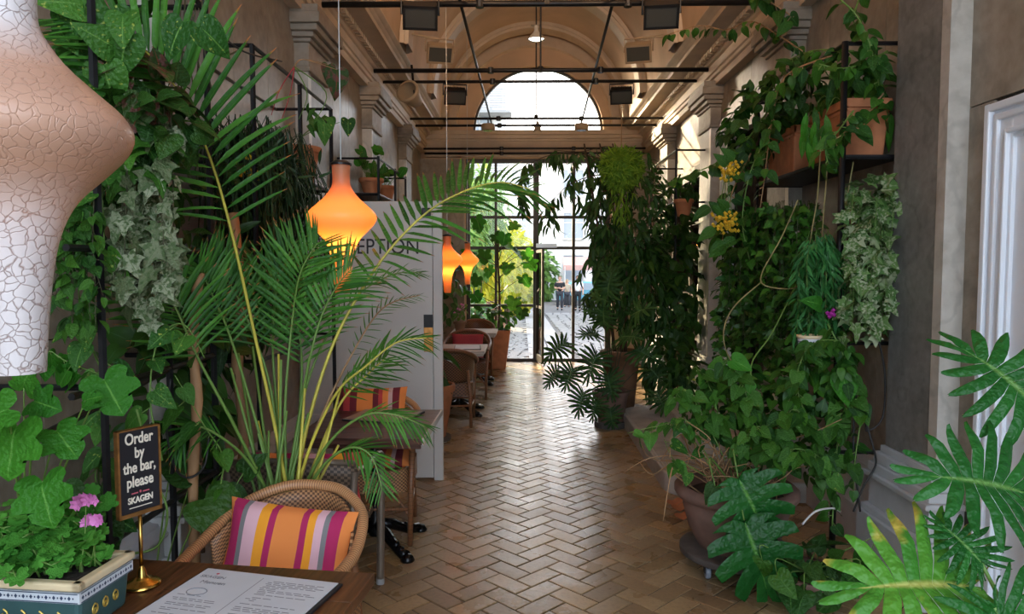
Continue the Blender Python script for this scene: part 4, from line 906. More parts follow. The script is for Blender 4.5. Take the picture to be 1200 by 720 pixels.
# geranium planter
gx, gy, gz = -1.262, 1.879, .751
p = Plant('geranium_planter', 'leafy green geranium with pink blooms in a patterned blue-green tin planter', 'planter', (gx, gy, gz), cap=210)
g = p.root; g.rotation_euler = (0, 0, RD(-6))
bev(MB().box((0, 0, .065), (.30, .19, .13), 0, 1.08).build('tin', M['tin'], g), .012)
rim = MB()
for lo, hi in (((-.17, -.112, .128), (.17, -.085, .150)), ((-.17, .085, .128), (.17, .112, .150)), ((-.17, -.112, .128), (-.142, .112, .150)), ((.142, -.112, .128), (.17, .112, .150))): rim.b2(lo, hi)
bev(rim.build('rim', M['cream'], g), .006); MB().b2((-.145, -.09, .12), (.145, .09, .132)).build('soil', M['soil'], g)
bd = MB(); bd.b2((-.1645, -.1055, .096), (.1645, .1055, .124)); o = bd.build('band', M['band'], g)
pt = MB()
for sy, L, ax in ((-1, .16, 0), (1, .16, 0), (-1, .10, 1), (1, .10, 1)):
    n = int(L/.011)
    for i in range(-n, n+1):
        u = i*.0105; c = (u, sy*.1064, .110) if ax == 0 else (sy*.1654, u, .110); s = .0045
        if abs(u) > L-.004: continue
        q = [(-s, 0, 0), (0, 0, -s*1.3), (s, 0, 0), (0, 0, s*1.3)] if i % 2 else [(-s*.4, 0, -s*.5), (s*.4, 0, -s*.5), (s*.4, 0, s*.5), (-s*.4, 0, s*.5)]
        pts = [Vector(c)+Vector(v if ax == 0 else (0, v[0], v[2])) for v in q]
        pt.prism(pts, (0, 1, 0) if ax == 0 else (1, 0, 0), .0004)
    for zz in (.0985, .1215):
        if ax == 0: pt.b2((-L, sy*.1064-.0004, zz-.0012), (L, sy*.1064+.0004, zz+.0012))
        else: pt.b2((sy*.1654-.0004, -L, zz-.0012), (sy*.1654+.0004, L, zz+.0012))
pt.build('band_pattern', M['navy'], g)
sc = MB()
for k in range(3):
    for sg in (1, -1):
        base = Vector((.1605, -.045+.04*k, .055))
        sc = MB(); sc.tube(smoothpts([base+Vector((0, sg*.012*sin(a*.9)*(1-a/9), .016*cos(a*.9)*(1-a/9))) for a in range(8)], 2), .0022, 5); sc.build('gold_scroll', M['gold'], g)
for k in range(5):
    base = Vector((-.10+.05*k, -.1025, .055)); MB().tube(smoothpts([base+Vector((.014*sin(a*.9)*(1-a/9), 0, .016*cos(a*.9)*(1-a/9))) for a in range(8)], 2), .0022, 5).build('gold_scroll', M['gold'], g)
gr = Matrix.Rotation(RD(-12), 3, 'Z')
for i in range(52):   # leafy stems (local frame of the planter, root rotation is added by the parent)
    b = Vector((R.uniform(-.13, .13), R.uniform(-.075, .075), .13)); tip = b+Vector((R.uniform(-.09, .11), R.uniform(-.11, .06), R.uniform(.0, .19)))
    P = p.stem([b+p.loc, b.lerp(tip, .5)+Vector((0, 0, .03))+p.loc, tip+p.loc], .0035, 'stem', n=3)
    for k in range(6):
        q = P[R.randint(2, len(P)-1)]; d = rv(1); d.z = d.z*.3+.1; d = d.normalized(); a = q+d*R.uniform(.012, .035)
        p.stems.setdefault(('stem', 'stem'), MB()).tube([q-p.loc, a-p.loc], .0014, 4)
        p.leaf('geran', 'geran', a, d+Vector((0, 0, -.15)), Vector((.2, -.55, .8))+rv(.35), R.uniform(.030, .050))
for b, c in (((.10, -.02, .14), (.125, -.02, .325)), ((.115, .02, .14), (.10, .02, .262)), ((.10, .02, .14), (.135, .0, .272))):
    b, c = Vector(b), Vector(c); P = p.stem([b+p.loc, b.lerp(c, .5)+Vector((.006, 0, 0))+p.loc, c+p.loc], .0025, 'stem', n=3)
    big = c.z > .3
    for k in range(14 if big else 6):
        d = rv(1).normalized(); d.z = abs(d.z)*.6; a = c+d*(.024 if big else .012)
        fl = MB()
        for j in range(5):
            u = Vector((cos(j*1.256+k), -.3, sin(j*1.256+k))); w_ = Vector((-u.z, 0, u.x))
            fl.poly([a+u*.001, a+u*.009+w_*.006, a+u*.0165, a+u*.009-w_*.006])
        fl.build('flower', M['petal'], g)
p.done()

# ------------------------------------------------------------------ wall racks on the left
def bars(t, segs, r, name='bar', m='black'):
    for a, b in segs:
        MB().tube([a, b], r, 6).build(name, M[m], t)
XK = -1.36
t = thing('wall_rack', 'black iron plant rack on the left wall behind the crackled lamp', 'rack', (XL, 2.3, 0), 0, 'black iron plant racks')
dx = XK-XL
bars(t, [((dx, y, 0), (dx, y, 2.82)) for y in (0.02, .46, .86)], .014, 'post')
bars(t, [((dx, -.15, z), (dx, .86, z)) for z in (2.8, 1.75, 1.30, .78)]+[((0, y, z), (dx, y, z)) for y in (.02, .86) for z in (2.8, 1.75, 1.3, .78)]+[((dx, -.5, 1.19), (dx, .46, 1.30))], .012)
t = thing('wall_rack', 'black iron plant rack on the left wall with sloping top rail and terracotta pot', 'rack', (XL, 3.7, 0), 0, 'black iron plant racks')
bars(t, [((dx, y, 0), (dx, y, 2.80)) for y in (0, 1.5)]+[((dx, .78, 2.25), (dx, .78, 2.80))], .014, 'post')
bars(t, [((dx, 0, z), (dx, 1.5, z)) for z in (2.80, 2.22, 1.2)]+[((0, y, z), (dx, y, z)) for y in (0, 1.5) for z in (2.8, 2.22, 1.2)]+[((0, 0, 2.8), (0, 1.5, 2.8))], .011)
MB().b2((.01, .85, 2.225), (dx-.01, 1.46, 2.24)).build('shelf', M['nosing'], t)
t = thing('wall_rack', 'black iron plant rack on the left wall above the reception board', 'rack', (XL, 6.9, 0), 0, 'black iron plant racks')
bars(t, [((dx, y, 2.05), (dx, y, 2.72)) for y in (0, .9, 1.6)], .013, 'post')
bars(t, [((dx, 0, z), (dx, 1.6, z)) for z in (2.70, 2.36, 2.08)]+[((0, y, z), (dx, y, z)) for y in (0, 1.6) for z in (2.7, 2.36)], .011)
MB().b2((.01, .02, 2.365), (dx-.01, 1.58, 2.38)).build('shelf', M['wood'], t)
def pot(t, r0, r1, h, m='terra', rim=.03, c=(0, 0, 0), seg=28, soil=True):
    MB().lathe([(0, 0), (r0, 0), (r1, h-rim*1.3), (r1+.012, h-rim*1.3), (r1+.02, h-rim*.6), (r1+.016, h), (r1-.012, h), (r1-.02, h-.05)], c, seg).build('pot', M[m], t, True).data.set_sharp_from_angle(angle=RD(40))
    if soil: MB().lathe([(0, h-.035), (r1-.015, h-.04)], c, seg).build('soil', M['soil'], t)

p = Plant('potted_plant', 'terracotta pot with two broad leaves on the left rack beside the orange lamp', 'plant', (-1.48, 4.86, 2.241), 'small terracotta pots')
pot(p.root, .085, .125, .235)
for q in ((380, 140, 4.7, .15), (408, 140, 4.75, .11), (386, 138, 4.9, .10)):
    e = at(q[0], q[1], q[2]); p.stem([p.loc+Vector((0, 0, .2)), p.loc+Vector((.02, -.03, .3)), e], .004)
    p.leaf('heart', 'pothos', e, (.05, -.3, -.9), (.2, -1, .2), q[3])
for i in range(6): p.leaf('lance', 'grn', p.loc+Vector((.12, -.05, .33)), (R.uniform(-.4, 1), -.1, R.uniform(-.2, .8)), (0, -1, .3), .12)
p.done()
p = Plant('hanging_plant', 'red-edged leaf plant hanging by red stems from the rack top rail', 'plant', at(345, 78, 4.2))
for q in ((395, 92, .16), (385, 86, .10)):
    e = at(q[0], q[1], 4.3); p.stem([p.loc, p.loc+Vector((.05, 0, .04)), e+Vector((0, 0, .05))], .004, 'twig'); p.leaf('heart', 'redleaf', e+Vector((0, 0, .05)), (.05, -.15, -1), (.5, -1, .1), q[2])
for x, y in ((330, 140), (318, 135), (350, 140), (372, 138)): p.stem([p.loc, at(x+10, y-30, 4.15), at(x, y, 4.1)], .004, 'redc' if x < 340 else 'stem')
for i in range(7): p.leaf('lance', 'philo', at(366+R.uniform(-6, 10), 120+R.uniform(0, 30), 4.3), rv(.7)+Vector((0, 0, -.5)), (0, -1, .3), .10)
p.done()
for q, (dy, l) in enumerate(((.35, 'terracotta pot with round-leaved plant above the reception board, nearer one'), (1.05, 'terracotta pot with small bushy plant above the reception board, farther one'))):
    p = Plant('potted_plant', l, 'plant', (-1.50, 6.9+dy, 2.381), 'small terracotta pots'); pot(p.root, .075, .105, .17)
    for i in range(16 if q == 0 else 22):
        e = p.loc+Vector((R.uniform(-.13, .15), R.uniform(-.15, .15), R.uniform(.2, .46 if q == 0 else .34))); p.stem([p.loc+Vector((0, 0, .14)), e], .003, n=2); p.leaf('ovate', 'pothos' if i % 2 else 'bright', e, rv(.6)+Vector((0, 0, .5)), Vector((.3, -.8, .3))+rv(.3), R.uniform(.08, .15))
    p.done()

# ------------------------------------------------------------------ areca palm
PB = Vector((-1.02, 3.02, 0))
pr = thing('areca_palm', 'tall areca palm with long arching fronds behind the foreground armchair', 'palm', PB)
pot(pr, .11, .15, .36, 'terrad')
def frond(pix, n, blen, m='stemy', r=.008, t0=.38, indiv=False, up=(0, -.5, .8), lay=.75, droop=.0, lo=.35):
    P = [p-PB for p in smoothpts([at(*q) for q in pix], 7)]
    k = len(P); fr = MB().tube(P, [r*(1-.72*i/(k-1)) for i in range(k)], 6).build('frond', M[m], pr, True)
    st = MB()
    for i in range(n):
        t = t0+(1-t0)*(i+.5)/n; kk = t*(k-1); a = int(min(kk, k-2)); p = P[a].lerp(P[a+1], kk-a); tan = (P[a+1]-P[a]).normalized()
        env = (.55+.45*sin(pi*min(1, ((i+.5)/n)**.8*.95+.02)))*blen*R.uniform(.9, 1.08)
        if i > n*.85: env *= .8
        for sg in (-1, 1):
            U = Vector(up); side = tan.cross(U).normalized()*sg
            spread = lay*(1-.55*(i/n))+.1
            d = (tan*(1-spread*.55)+side*spread+U*.10+Vector((0, 0, -droop))+rv(.05)).normalized()
            me, mb = R.choice(LEAF[('blade', 'palm')]); mx = frame(p, d, U+side*-.3*1+rv(.12), env)
            if indiv: o = bpy.data.objects.new('leaflet', me); COL.objects.link(o); o.parent = fr; o.matrix_basis = mx
            else: st.add(mb.v, mb.f, mb.uv, mx)
    if not indiv: st.build('leaflets', M['palm'], fr, True, kind='stuff')
frond([(338, 585, 3.02), (322, 500, 3.0), (300, 400, 2.95), (272, 275, 2.85), (246, 185, 2.75), (212, 112, 2.62), (165, 55, 2.5), (105, 22, 2.4)], 28, .42, t0=.44, indiv=True, up=(.25, -.75, .5), r=.0085, lay=1.0)
frond([(345, 585, 3.02), (360, 500, 3.05), (392, 400, 3.1), (440, 315, 3.15), (492, 256, 3.2), (540, 226, 3.25), (585, 214, 3.3), (622, 222, 3.34)], 32, .34, t0=.40, indiv=True, up=(-.35, -.55, .75), r=.009, lay=1.25)
frond([(336, 585, 3.02), (334, 480, 3.1), (342, 380, 3.2), (352, 320, 3.15), (372, 285, 3.15)], 22, .26, 'stem', t0=.40, indiv=True, up=(.3, -.9, .3), lay=.8)
frond([(345, 585, 3.0), (365, 520, 2.95), (395, 460, 2.92), (428, 430, 2.92), (464, 402, 2.95), (500, 396, 2.97)], 20, .17, 'stemy', t0=.42, indiv=True, up=(-.2, -.5, .85), lay=.7, droop=.25)
frond([(340, 585, 3.05), (350, 490, 3.2), (375, 410, 3.35), (415, 350, 3.4), (460, 322, 3.45), (494, 320, 3.5)], 20, .13, 'stem', t0=.45, up=(-.3, -.5, .8), droop=.1)
frond([(346, 585, 3.05), (372, 500, 3.2), (410, 420, 3.35), (448, 362, 3.4), (492, 346, 3.5)], 18, .10, 'twig', t0=.5, up=(-.3, -.6, .7), droop=.2)
frond([(325, 585, 3.0), (296, 480, 3.0), (268, 390, 2.95), (246, 340, 2.9), (232, 310, 2.85)], 22, .22, 'stem', t0=.45, up=(.4, -.8, .3), droop=.12)
frond([(330, 585, 3.05), (318, 460, 3.2), (292, 380, 3.2), (268, 330, 3.2), (250, 300, 3.2)], 22, .24, 'stem', t0=.4, up=(.3, -.9, .3))
frond([(340, 585, 3.1), (352, 470, 3.3), (352, 400, 3.3), (336, 350, 3.35), (305, 310, 3.35)], 22, .26, 'stem', t0=.38, up=(.1, -.9, .4))
frond([(350, 585, 3.0), (385, 520, 2.9), (425, 488, 2.85), (462, 486, 2.85), (498, 500, 2.87)], 18, .16, 'stem', t0=.45, up=(-.1, -.4, .9), droop=.3)
frond([(350, 590, 2.98), (380, 545, 2.85), (410, 525, 2.8), (435, 535, 2.78), (448, 575, 2.75)], 16, .16, 'stem', t0=.4, up=(-.1, -.3, .9), droop=.3)
frond([(320, 590, 2.98), (275, 500, 2.8), (232, 420, 2.7), (205, 360, 2.66), (180, 330, 2.65)], 22, .26, 'stem', t0=.5, up=(.3, -.7, .5), droop=.15)
frond([(352, 588, 3.05), (395, 480, 3.1), (430, 440, 3.15), (452, 420, 3.2)], 14, .18, 'stemy', t0=.4, up=(-.3, -.6, .6), droop=.2)
frond([(335, 585, 3.05), (322, 450, 3.3), (320, 390, 3.3), (326, 330, 3.3), (345, 285, 3.3)], 22, .24, 'stem', t0=.4, up=(.1, -.95, .2))
frond([(340, 585, 3.03), (356, 460, 3.12), (372, 385, 3.15), (392, 340, 3.15), (412, 315, 3.15)], 20, .24, 'stem', t0=.4, up=(-.2, -.9, .3), droop=.1)
frond([(322, 590, 2.98), (290, 540, 2.85), (255, 510, 2.75), (225, 500, 2.7), (205, 520, 2.66)], 14, .18, 'stem', t0=.45, up=(.2, -.4, .9), droop=.3)
for i in range(16):
    x = R.uniform(-.08, .08); y = R.uniform(-.06, .06); a = R.uniform(-.25, .25)
    MB().tube([(x, y, .30), (x+a*.3, y+R.uniform(-.05, .05), .62), (x+a, y+R.uniform(-.1, .1), R.uniform(.9, 1.35))], [.011, .008, .005], 6).build('stalk', M['stemy' if i % 3 == 0 else 'stem'], pr, True)

# ------------------------------------------------------------------ the other plants on the left
def bare(name, label, pts, r, m='bark', cat='trunk', n=4):
    P = smoothpts(pts, n); o = MB().tube(P, [r*(1+.12*sin(i*1.7)) for i in range(len(P))], 10).build(name, M[m], None, True); return tag(o, label, cat, 'bare climbing trunks')
bare('bare_climber', 'pale bare trunk standing at the left wall under the pale ivy', [at(229, 660, 2.75), at(226, 560, 2.75), at(231, 470, 2.75), at(226, 400, 2.75), at(233, 320, 2.75)], .020)
bare('bare_climber', 'brown bare trunk standing at the left wall behind the palm', [at(283, 560, 3.45), at(286, 500, 3.45), at(278, 430, 3.45), at(282, 340, 3.4), at(272, 250, 3.4)], .026)
# pothos on the rack
p = Plant('pothos', 'green and yellow pothos climbing the rack beside the crackled lamp', 'plant', (XL+.16, 2.45, 0), cap=200)
F = (.35, -.9, .2)
p.vine([at(120, 560, 2.40), at(125, 480, 2.38), at(118, 400, 2.36), at(122, 300, 2.36), at(117, 200, 2.34), at(112, 90, 2.34)], 13, 'heart', 'pothos', .095, .006, face=F, jit=.9)
p.vine([at(122, 440, 2.38), at(105, 400, 2.34), at(92, 340, 2.32), at(98, 270, 2.32), at(80, 220, 2.3)], 10, 'heart', 'pothos', .07, .004, face=F)
p.vine([at(120, 440, 2.36), at(80, 425, 2.3), at(58, 412, 2.28), at(52, 430, 2.27)], 10, 'heart', 'bright', .06, .003, face=F)
p.vine([at(190, 540, 2.5), at(176, 470, 2.5), at(185, 400, 2.5), at(215, 380, 2.55), at(240, 420, 2.6)], 8, 'heart', 'pothos', .08, .004, face=F)
p.vine([at(250, 600, 2.75), at(262, 540, 2.75), at(240, 500, 2.7), at(205, 440, 2.6)], 9, 'heart', 'philo', .085, .004, face=F)
p.vine([at(125, 650, 2.42), at(118, 600, 2.4), at(112, 550, 2.4), at(130, 520, 2.4)], 12, 'heart', 'pothos', .115, .005, face=F)
for x, y, s in ((92, 70, .14), (108, 105, .16), (150, 60, .14), (88, 56, .12), (130, 30, .15), (70, 55, .12), (122, 95, .15), (145, 35, .12), (100, 25, .14), (82, 30, .12), (135, 75, .12), (235, 50, .13), (215, 45, .13)):
    q = at(x, y, 2.34); p.leaf('heart', 'pothos', q+Vector((0, 0, .05)), rv(.6)+Vector((0, 0, -.5)), Vector(F)+rv(.3), s)
p.done()
# small-leaved trailer
p = Plant('trailing_plant', 'small-leaved green trailing plant hanging behind the crackled lamp', 'plant', at(80, 240, 2.28), cap=150)
for k in range(9):
    x0 = 66+k*5.5; p.vine([at(x0, 225+R.uniform(0, 20), 2.30), at(x0+R.uniform(-6, 6), 300, 2.26), at(x0+R.uniform(-10, 14), 340+R.uniform(0, 60), 2.25)], 16, 'ovate', 'philo', .046, .0025, 'stemd', face=F, jit=1)
p.done()
# pale ivy
p = Plant('pale_ivy', 'pale grey-green ivy cascading from the left rack in front of the wall', 'plant', at(175, 130, 2.5), cap=240)
for k in range(10):
    x0 = 142+k*6.4; y1 = 385-abs(k-5)*14+R.uniform(-25, 0); D = 2.45+R.uniform(-.04, .1)
    p.vine([at(x0, 115+R.uniform(0, 20), D), at(x0+R.uniform(-5, 5), 200, D-.03), at(x0+R.uniform(-7, 5), 290, D-.05), at(x0+R.uniform(-12, 4), y1, D-.06)], 15, 'ivy', 'ivyw', .068, .0025, 'stemd', face=F, jit=.6, down=.8, t0=.08)
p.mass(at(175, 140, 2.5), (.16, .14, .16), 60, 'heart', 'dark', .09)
p.done()
p = Plant('red_leaf_plant', 'dark red-green leafy plant sitting above the pale ivy', 'plant', at(160, 95, 2.52), cap=60)
p.mass(at(165, 105, 2.50), (.17, .12, .12), 40, 'heart', 'redleaf', .10); p.mass(at(150, 180, 2.45), (.14, .1, .12), 40, 'ivy', 'philo', .085); p.stem([p.loc, p.loc+Vector((0, 0, .1))], .01); p.done()
# rush cascade
p = Plant('mistletoe_cactus', 'dark thread-leaved cascade with yellow flowers hanging from the left rack', 'plant', (-1.5, 4.0, 2.23), cap=0)
st = MB()
for i in range(420):
    b = Vector((-1.5+R.uniform(-.12, .12), 4.05+R.uniform(-.30, .40), 2.3)); a = R.uniform(0, 2*pi); o = Vector((cos(a)*.28, sin(a)*.38, 0)); L = R.uniform(.25, .85)
    if b.x+o.x < XL+.03: o.x = abs(o.x)*.6
    e = b+o*R.uniform(.6, 1.1); st.tube([b-p.loc, b+o*.55+Vector((0, 0, R.uniform(.02, .18)))-p.loc, e+Vector((0, 0, -L*.4))-p.loc, e+Vector((R.uniform(-.05, .05), R.uniform(-.05, .05), -L))-p.loc], .0035, 3)
    for k in range(2): p.leaf('willow', 'rush', e+Vector((0, 0, -L*R.random())), rv(1), rv(1), R.uniform(.05, .11))
st.build('strands', M['rush'], p.root, True, kind='stuff')
for x, y in ((290, 190), (286, 202), (276, 200), (295, 206)):
    c = at(x, y, 3.72); fl = MB()
    for k in range(14): fl.lathe([(0, .012), (.012, 0), (0, -.012)], tuple(c-p.loc+rv(.028)), 5)
    fl.build('flower_cluster', M['yellow'], p.root)
p.done()
# dark ferny bulk behind the palm
p = Plant('wall_climber', 'dark green climber covering the left wall behind the palm', 'plant', (XL+.2, 3.4, 0), cap=120)
p.stem([p.loc, p.loc+Vector((0, .1, 1)), p.loc+Vector((.05, .2, 2.2))], .012, 'barkd')
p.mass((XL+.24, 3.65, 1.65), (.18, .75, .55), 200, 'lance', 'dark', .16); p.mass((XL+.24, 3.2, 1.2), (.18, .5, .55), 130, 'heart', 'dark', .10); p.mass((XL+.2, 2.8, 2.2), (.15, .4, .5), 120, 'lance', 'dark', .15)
p.done()
# broad-leaved seedling over the geranium
p = Plant('broad_leaf_plant', 'bright green plant with broad lobed leaves rising over the geranium planter', 'plant', (-1.40, 1.98, .751), cap=40)
pot(p.root, .05, .065, .11, 'terra')
for x, y, Y, s, d in ((66, 505, 1.75, .085, (.7, -.3, -.55)), (40, 470, 1.75, .07, (.6, -.3, -.1)), (20, 500, 1.68, .12, (-.1, -.3, -.75)), (50, 565, 1.72, .105, (.25, -.4, -.65)), (122, 445, 1.86, .10, (.5, -.2, -.75)), (10, 480, 1.62, .09, (-.5, -.2, -.2)), (28, 455, 1.85, .075, (.2, -.2, .6)), (100, 470, 1.8, .04, (.8, 0, .4))):
    e = at(x, y, Y); p.stem([p.loc+Vector((0, 0, .08)), p.loc.lerp(e, .55)+Vector((0, 0, .06)), e], .004, 'stem'); p.leaf('grape', 'bright', e, d, Vector((.2, -.75, .55))+rv(.3), s*1.05)
p.done()
p = Plant('split_leaf_plant', 'dark plant with large drooping leaves low behind the foreground armchair', 'plant', (-1.48, 2.75, 0), cap=30)
pot(p.root, .08, .11, .18, 'terrad')
for x, y, Y, s, d in ((240, 585, 2.7, .24, (.6, -.2, -.35)), (225, 560, 2.75, .14, (-.5, 0, .2)), (262, 580, 2.85, .16, (.5, 0, -.4)), (118, 610, 2.35, .16, (.2, -.3, -.8)), (100, 570, 2.35, .15, (-.2, -.3, -.8)), (95, 600, 2.3, .18, (.1, -.4, -.7)), (285, 555, 2.9, .12, (.4, 0, .4)), (205, 515, 2.75, .08, (.1, -.3, -.8))):
    e = at(x, y, Y); p.stem([p.loc+Vector((0, 0, .15)), p.loc.lerp(e, .5)+Vector((0, 0, .12)), e], .005, 'stem'); p.leaf('heart', 'dark', e, d, Vector((.3, -.7, .7)), s)
p.done()
# vine of thin stems on the upper rack and cables
for pts, l, m in (([at(205, 0, 2.9), at(215, 35, 2.95), at(232, 40, 3.1), at(262, 65, 3.4), at(290, 52, 3.7)], 'thin bare vine looped over the left rack top rail', 'stemd'), ([at(238, 0, 3.0), at(250, 30, 3.1), at(285, 60, 3.5), at(330, 72, 3.9)], 'thin dark cable slung along the left rack top', 'wire'),
                  ([at(200, 445, 2.62), at(195, 500, 2.62), at(205, 548, 2.66), at(222, 560, 2.7), at(240, 545, 2.72), at(245, 505, 2.74)], 'black cable looping low on the left wall', 'wire'), ([at(160, 480, 2.45), at(182, 560, 2.5), at(196, 600, 2.5), at(185, 640, 2.5), at(150, 650, 2.45)], 'green vine stem looping behind the black sign', 'stem')):
    o = MB().tube(smoothpts(pts, 6), .0045, 6).build('vine_cable' if m == 'wire' else 'bare_vine', M[m], None, True); tag(o, l, 'cable' if m == 'wire' else 'vine')
hv = thing('hanging_vine', 'dark bare vine strands hanging at the top of the left rack', 'vine', at(220, 0, 3.0))
for k in range(9):
    pts = [at(205+k*4, 5+R.uniform(-8, 8), 3.0), at(208+k*4+R.uniform(-8, 8), 45, 2.98), at(205+k*5+R.uniform(-12, 12), 88+R.uniform(-10, 30), 2.96)]
    MB().tube([p_-hv.location for p_ in smoothpts(pts, 4)], .003, 5).build('strand', M['stemd'], hv, True)

# far left: terracotta pots and the fig by the glass
p = Plant('potted_plant', 'terracotta pot on a board at the foot of the reception board', 'plant', (-.88, 6.85, 0), 'large terracotta pots'); pot(p.root, .15, .225, .50, 'terra', .05, (0, 0, .06))
MB().lathe([(0, .03), (.2, .03), (.2, .06), (0, .06)], (0, 0, 0), 20).build('board', M['dolly'], p.root)
for k in range(3): MB().lathe([(0, .0), (.03, .0), (.03, .03), (0, .03)], (.13*cos(k*2.1), .13*sin(k*2.1), 0), 10).build('wheel', M['shade'], p.root)
p.mass(p.loc+Vector((-.05, 0, .75)), (.16, .16, .25), 50, 'lance', 'dark', .22); p.done()
p = Plant('potted_fig', 'young fig tree with big lobed leaves in a square terracotta tub by the glass', 'tree', (-.47, 11.85, 0), cap=80)
bev(MB().box((0, 0, .32), (.40, .40, .64), 0, 1.4).build('tub', M['terra'], p.root), .015); MB().b2((-.24, -.24, .60), (.24, .24, .645)).build('soil', M['soil'], p.root)
p.stem([p.loc+Vector((.08, 0, .6)), p.loc+Vector((.10, 0, 1.2)), p.loc+Vector((.07, 0, 1.9)), p.loc+Vector((.12, 0, 2.2))], .022, 'barkd')
for x, y, s in ((558, 262, .28), (552, 300, .24), (568, 300, .26), (590, 292, .24), (604, 300, .25), (618, 312, .26), (612, 330, .25), (596, 315, .24), (560, 330, .22), (603, 355, .26), (612, 368, .22), (572, 320, .22), (590, 345, .24), (556, 350, .22), (548, 345, .2), (616, 300, .2), (580, 280, .2), (592, 280, .22), (606, 268, .2)):
    e = at(x, y-5, 11.75+R.uniform(-.2, .2)); p.stem([p.loc+Vector((.09, 0, min(1.9, max(.9, e.z-.25)))), e], .007, 'barkd', n=3); p.leaf('grape', 'bright' if R.random() < .4 else 'philo', e, rv(.6)+Vector((.2, -.2, -.6)), Vector((0, -.7, .6))+rv(.4), s*.85)
p.mass(p.loc+Vector((0, -.05, .82)), (.36, .3, .20), 90, 'ovate', 'philo', .12); p.done()
p = Plant('wall_climber', 'leafy climber on the left wall behind the far tables', 'plant', (XL+.12, 9.6, 0), cap=80)
p.stem([p.loc, p.loc+Vector((.03, .1, 1.2)), p.loc+Vector((.05, .4, 2.2))], .014, 'barkd'); p.mass((XL+.3, 10.0, 1.35), (.28, 1.6, .75), 160, 'ovate', 'philo', .13); p.mass((XL+.45, 11.6, 1.5), (.3, .7, .8), 120, 'ovate', 'fig', .14); p.done()
p = Plant('flower_pot', 'small flower pot with pink blooms on the farthest indoor table', 'plant', (-.88, 10.2, .751)); pot(p.root, .06, .08, .15, 'terrab')
p.mass(p.loc+Vector((0, 0, .27)), (.12, .12, .11), 40, 'ovate', 'grn', .06)
for i in range(7): MB().lathe([(0, .02), (.022, 0), (0, -.02)], (R.uniform(-.1, .1), R.uniform(-.1, .05), R.uniform(.26, .40)), 6).build('flower', M['petal'], p.root)
p.done()
# ------------------------------------------------------------------ right side: rack, terracotta boxes, climbers
XQ = 1.80
t = thing('wall_rack', 'black iron plant rack on the right wall carrying long terracotta boxes', 'rack', (XR, 4.15, 0), 0, 'black iron plant racks')
dx = XQ-XR
for y in (0, 1.5): MB().tube([(dx, y, 0), (dx, y, 2.94)], .019, 8).build('post', M['black'], t, True)
bars(t, [((dx, 0, z), (dx, 1.5, z)) for z in (2.93, 2.30, 1.78)]+[((0, y, z), (dx, y, z)) for y in (0, 1.5) for z in (2.93, 2.30, 1.25, .62)], .012)
MB().b2((dx-.01, -.01, 2.295), (-.01, 1.51, 2.315)).build('shelf', M['black'], t)
MB().b2((dx+.05, -.01, 1.775), (-.01, 1.51, 1.795)).build('shelf', M['black'], t)
F2 = (-.55, -.8, .2)
def tbox(label, y, w, h=.33):
    p = Plant('terracotta_box', label, 'planter', (1.97, y, 2.316), 'long terracotta boxes on the right rack', cap=70)
    bev(MB().box((0, 0, h*.44), (.22, w, h*.88), 0, 1.14).build('box', M['terra'], p.root), .01)
    r = MB(); a, b = .135, w*.57+.012
    for lo, hi in (((-a, -b, h*.84), (-a+.03, b, h)), ((a-.03, -b, h*.84), (a, b, h)), ((-a, -b, h*.84), (a, -b+.03, h)), ((-a, b-.03, h*.84), (a, b, h))): r.b2(lo, hi)
    bev(r.build('rim', M['terra'], p.root), .008)
    r = MB(); a, b = .129, w*.555+.006
    for lo, hi in (((-a, -b, h*.77), (-a+.02, b, h*.82)), ((a-.02, -b, h*.77), (a, b, h*.82)), ((-a, -b, h*.77), (a, -b+.02, h*.82)), ((-a, b-.02, h*.77), (a, b, h*.82))): r.b2(lo, hi)
    bev(r.build('moulding', M['terra'], p.root), .005)
    MB().b2((-.11, -w*.53, h*.9), (.11, w*.53, h*.93)).build('soil', M['soil'], p.root); return p
p = tbox('terracotta box nearest the post on the right rack, with lance-shaped leaves hanging over', 4.47, .44)
for k in range(10):
    q = p.loc+Vector((R.uniform(-.12, -.05), R.uniform(-.2, .25), .31)); e = q+Vector((R.uniform(-.16, .02), R.uniform(-.15, .05), R.uniform(-.2, .18))); p.stem([q, q.lerp(e, .5)+Vector((0, 0, .07)), e], .003)
    p.leaf('lance', 'bright' if k % 3 == 0 else 'philo', e, Vector((-.2, -.2, -.8))+rv(.35), (-.3, -.9, .2), .17)
for x, y, s in ((945, 140, .16), (955, 150, .14), (946, 175, .15), (1040, 150, .16), (1043, 140, .15), (955, 165, .12), (967, 158, .12)):
    p.leaf('lance', 'bright', at(x, y-8, 4.25), rv(.25)+Vector((0, 0, -1)), (-.3, -.9, .2), s)
p.mass(p.loc+Vector((0, 0, .40)), (.14, .26, .14), 60, 'ovate', 'philo', .10); p.done()
p = tbox('terracotta box at the far end of the right rack, half under climber leaves', 5.30, .50); p.mass(p.loc+Vector((0, 0, .42)), (.16, .3, .16), 60, 'ovate', 'philo', .10); p.done()
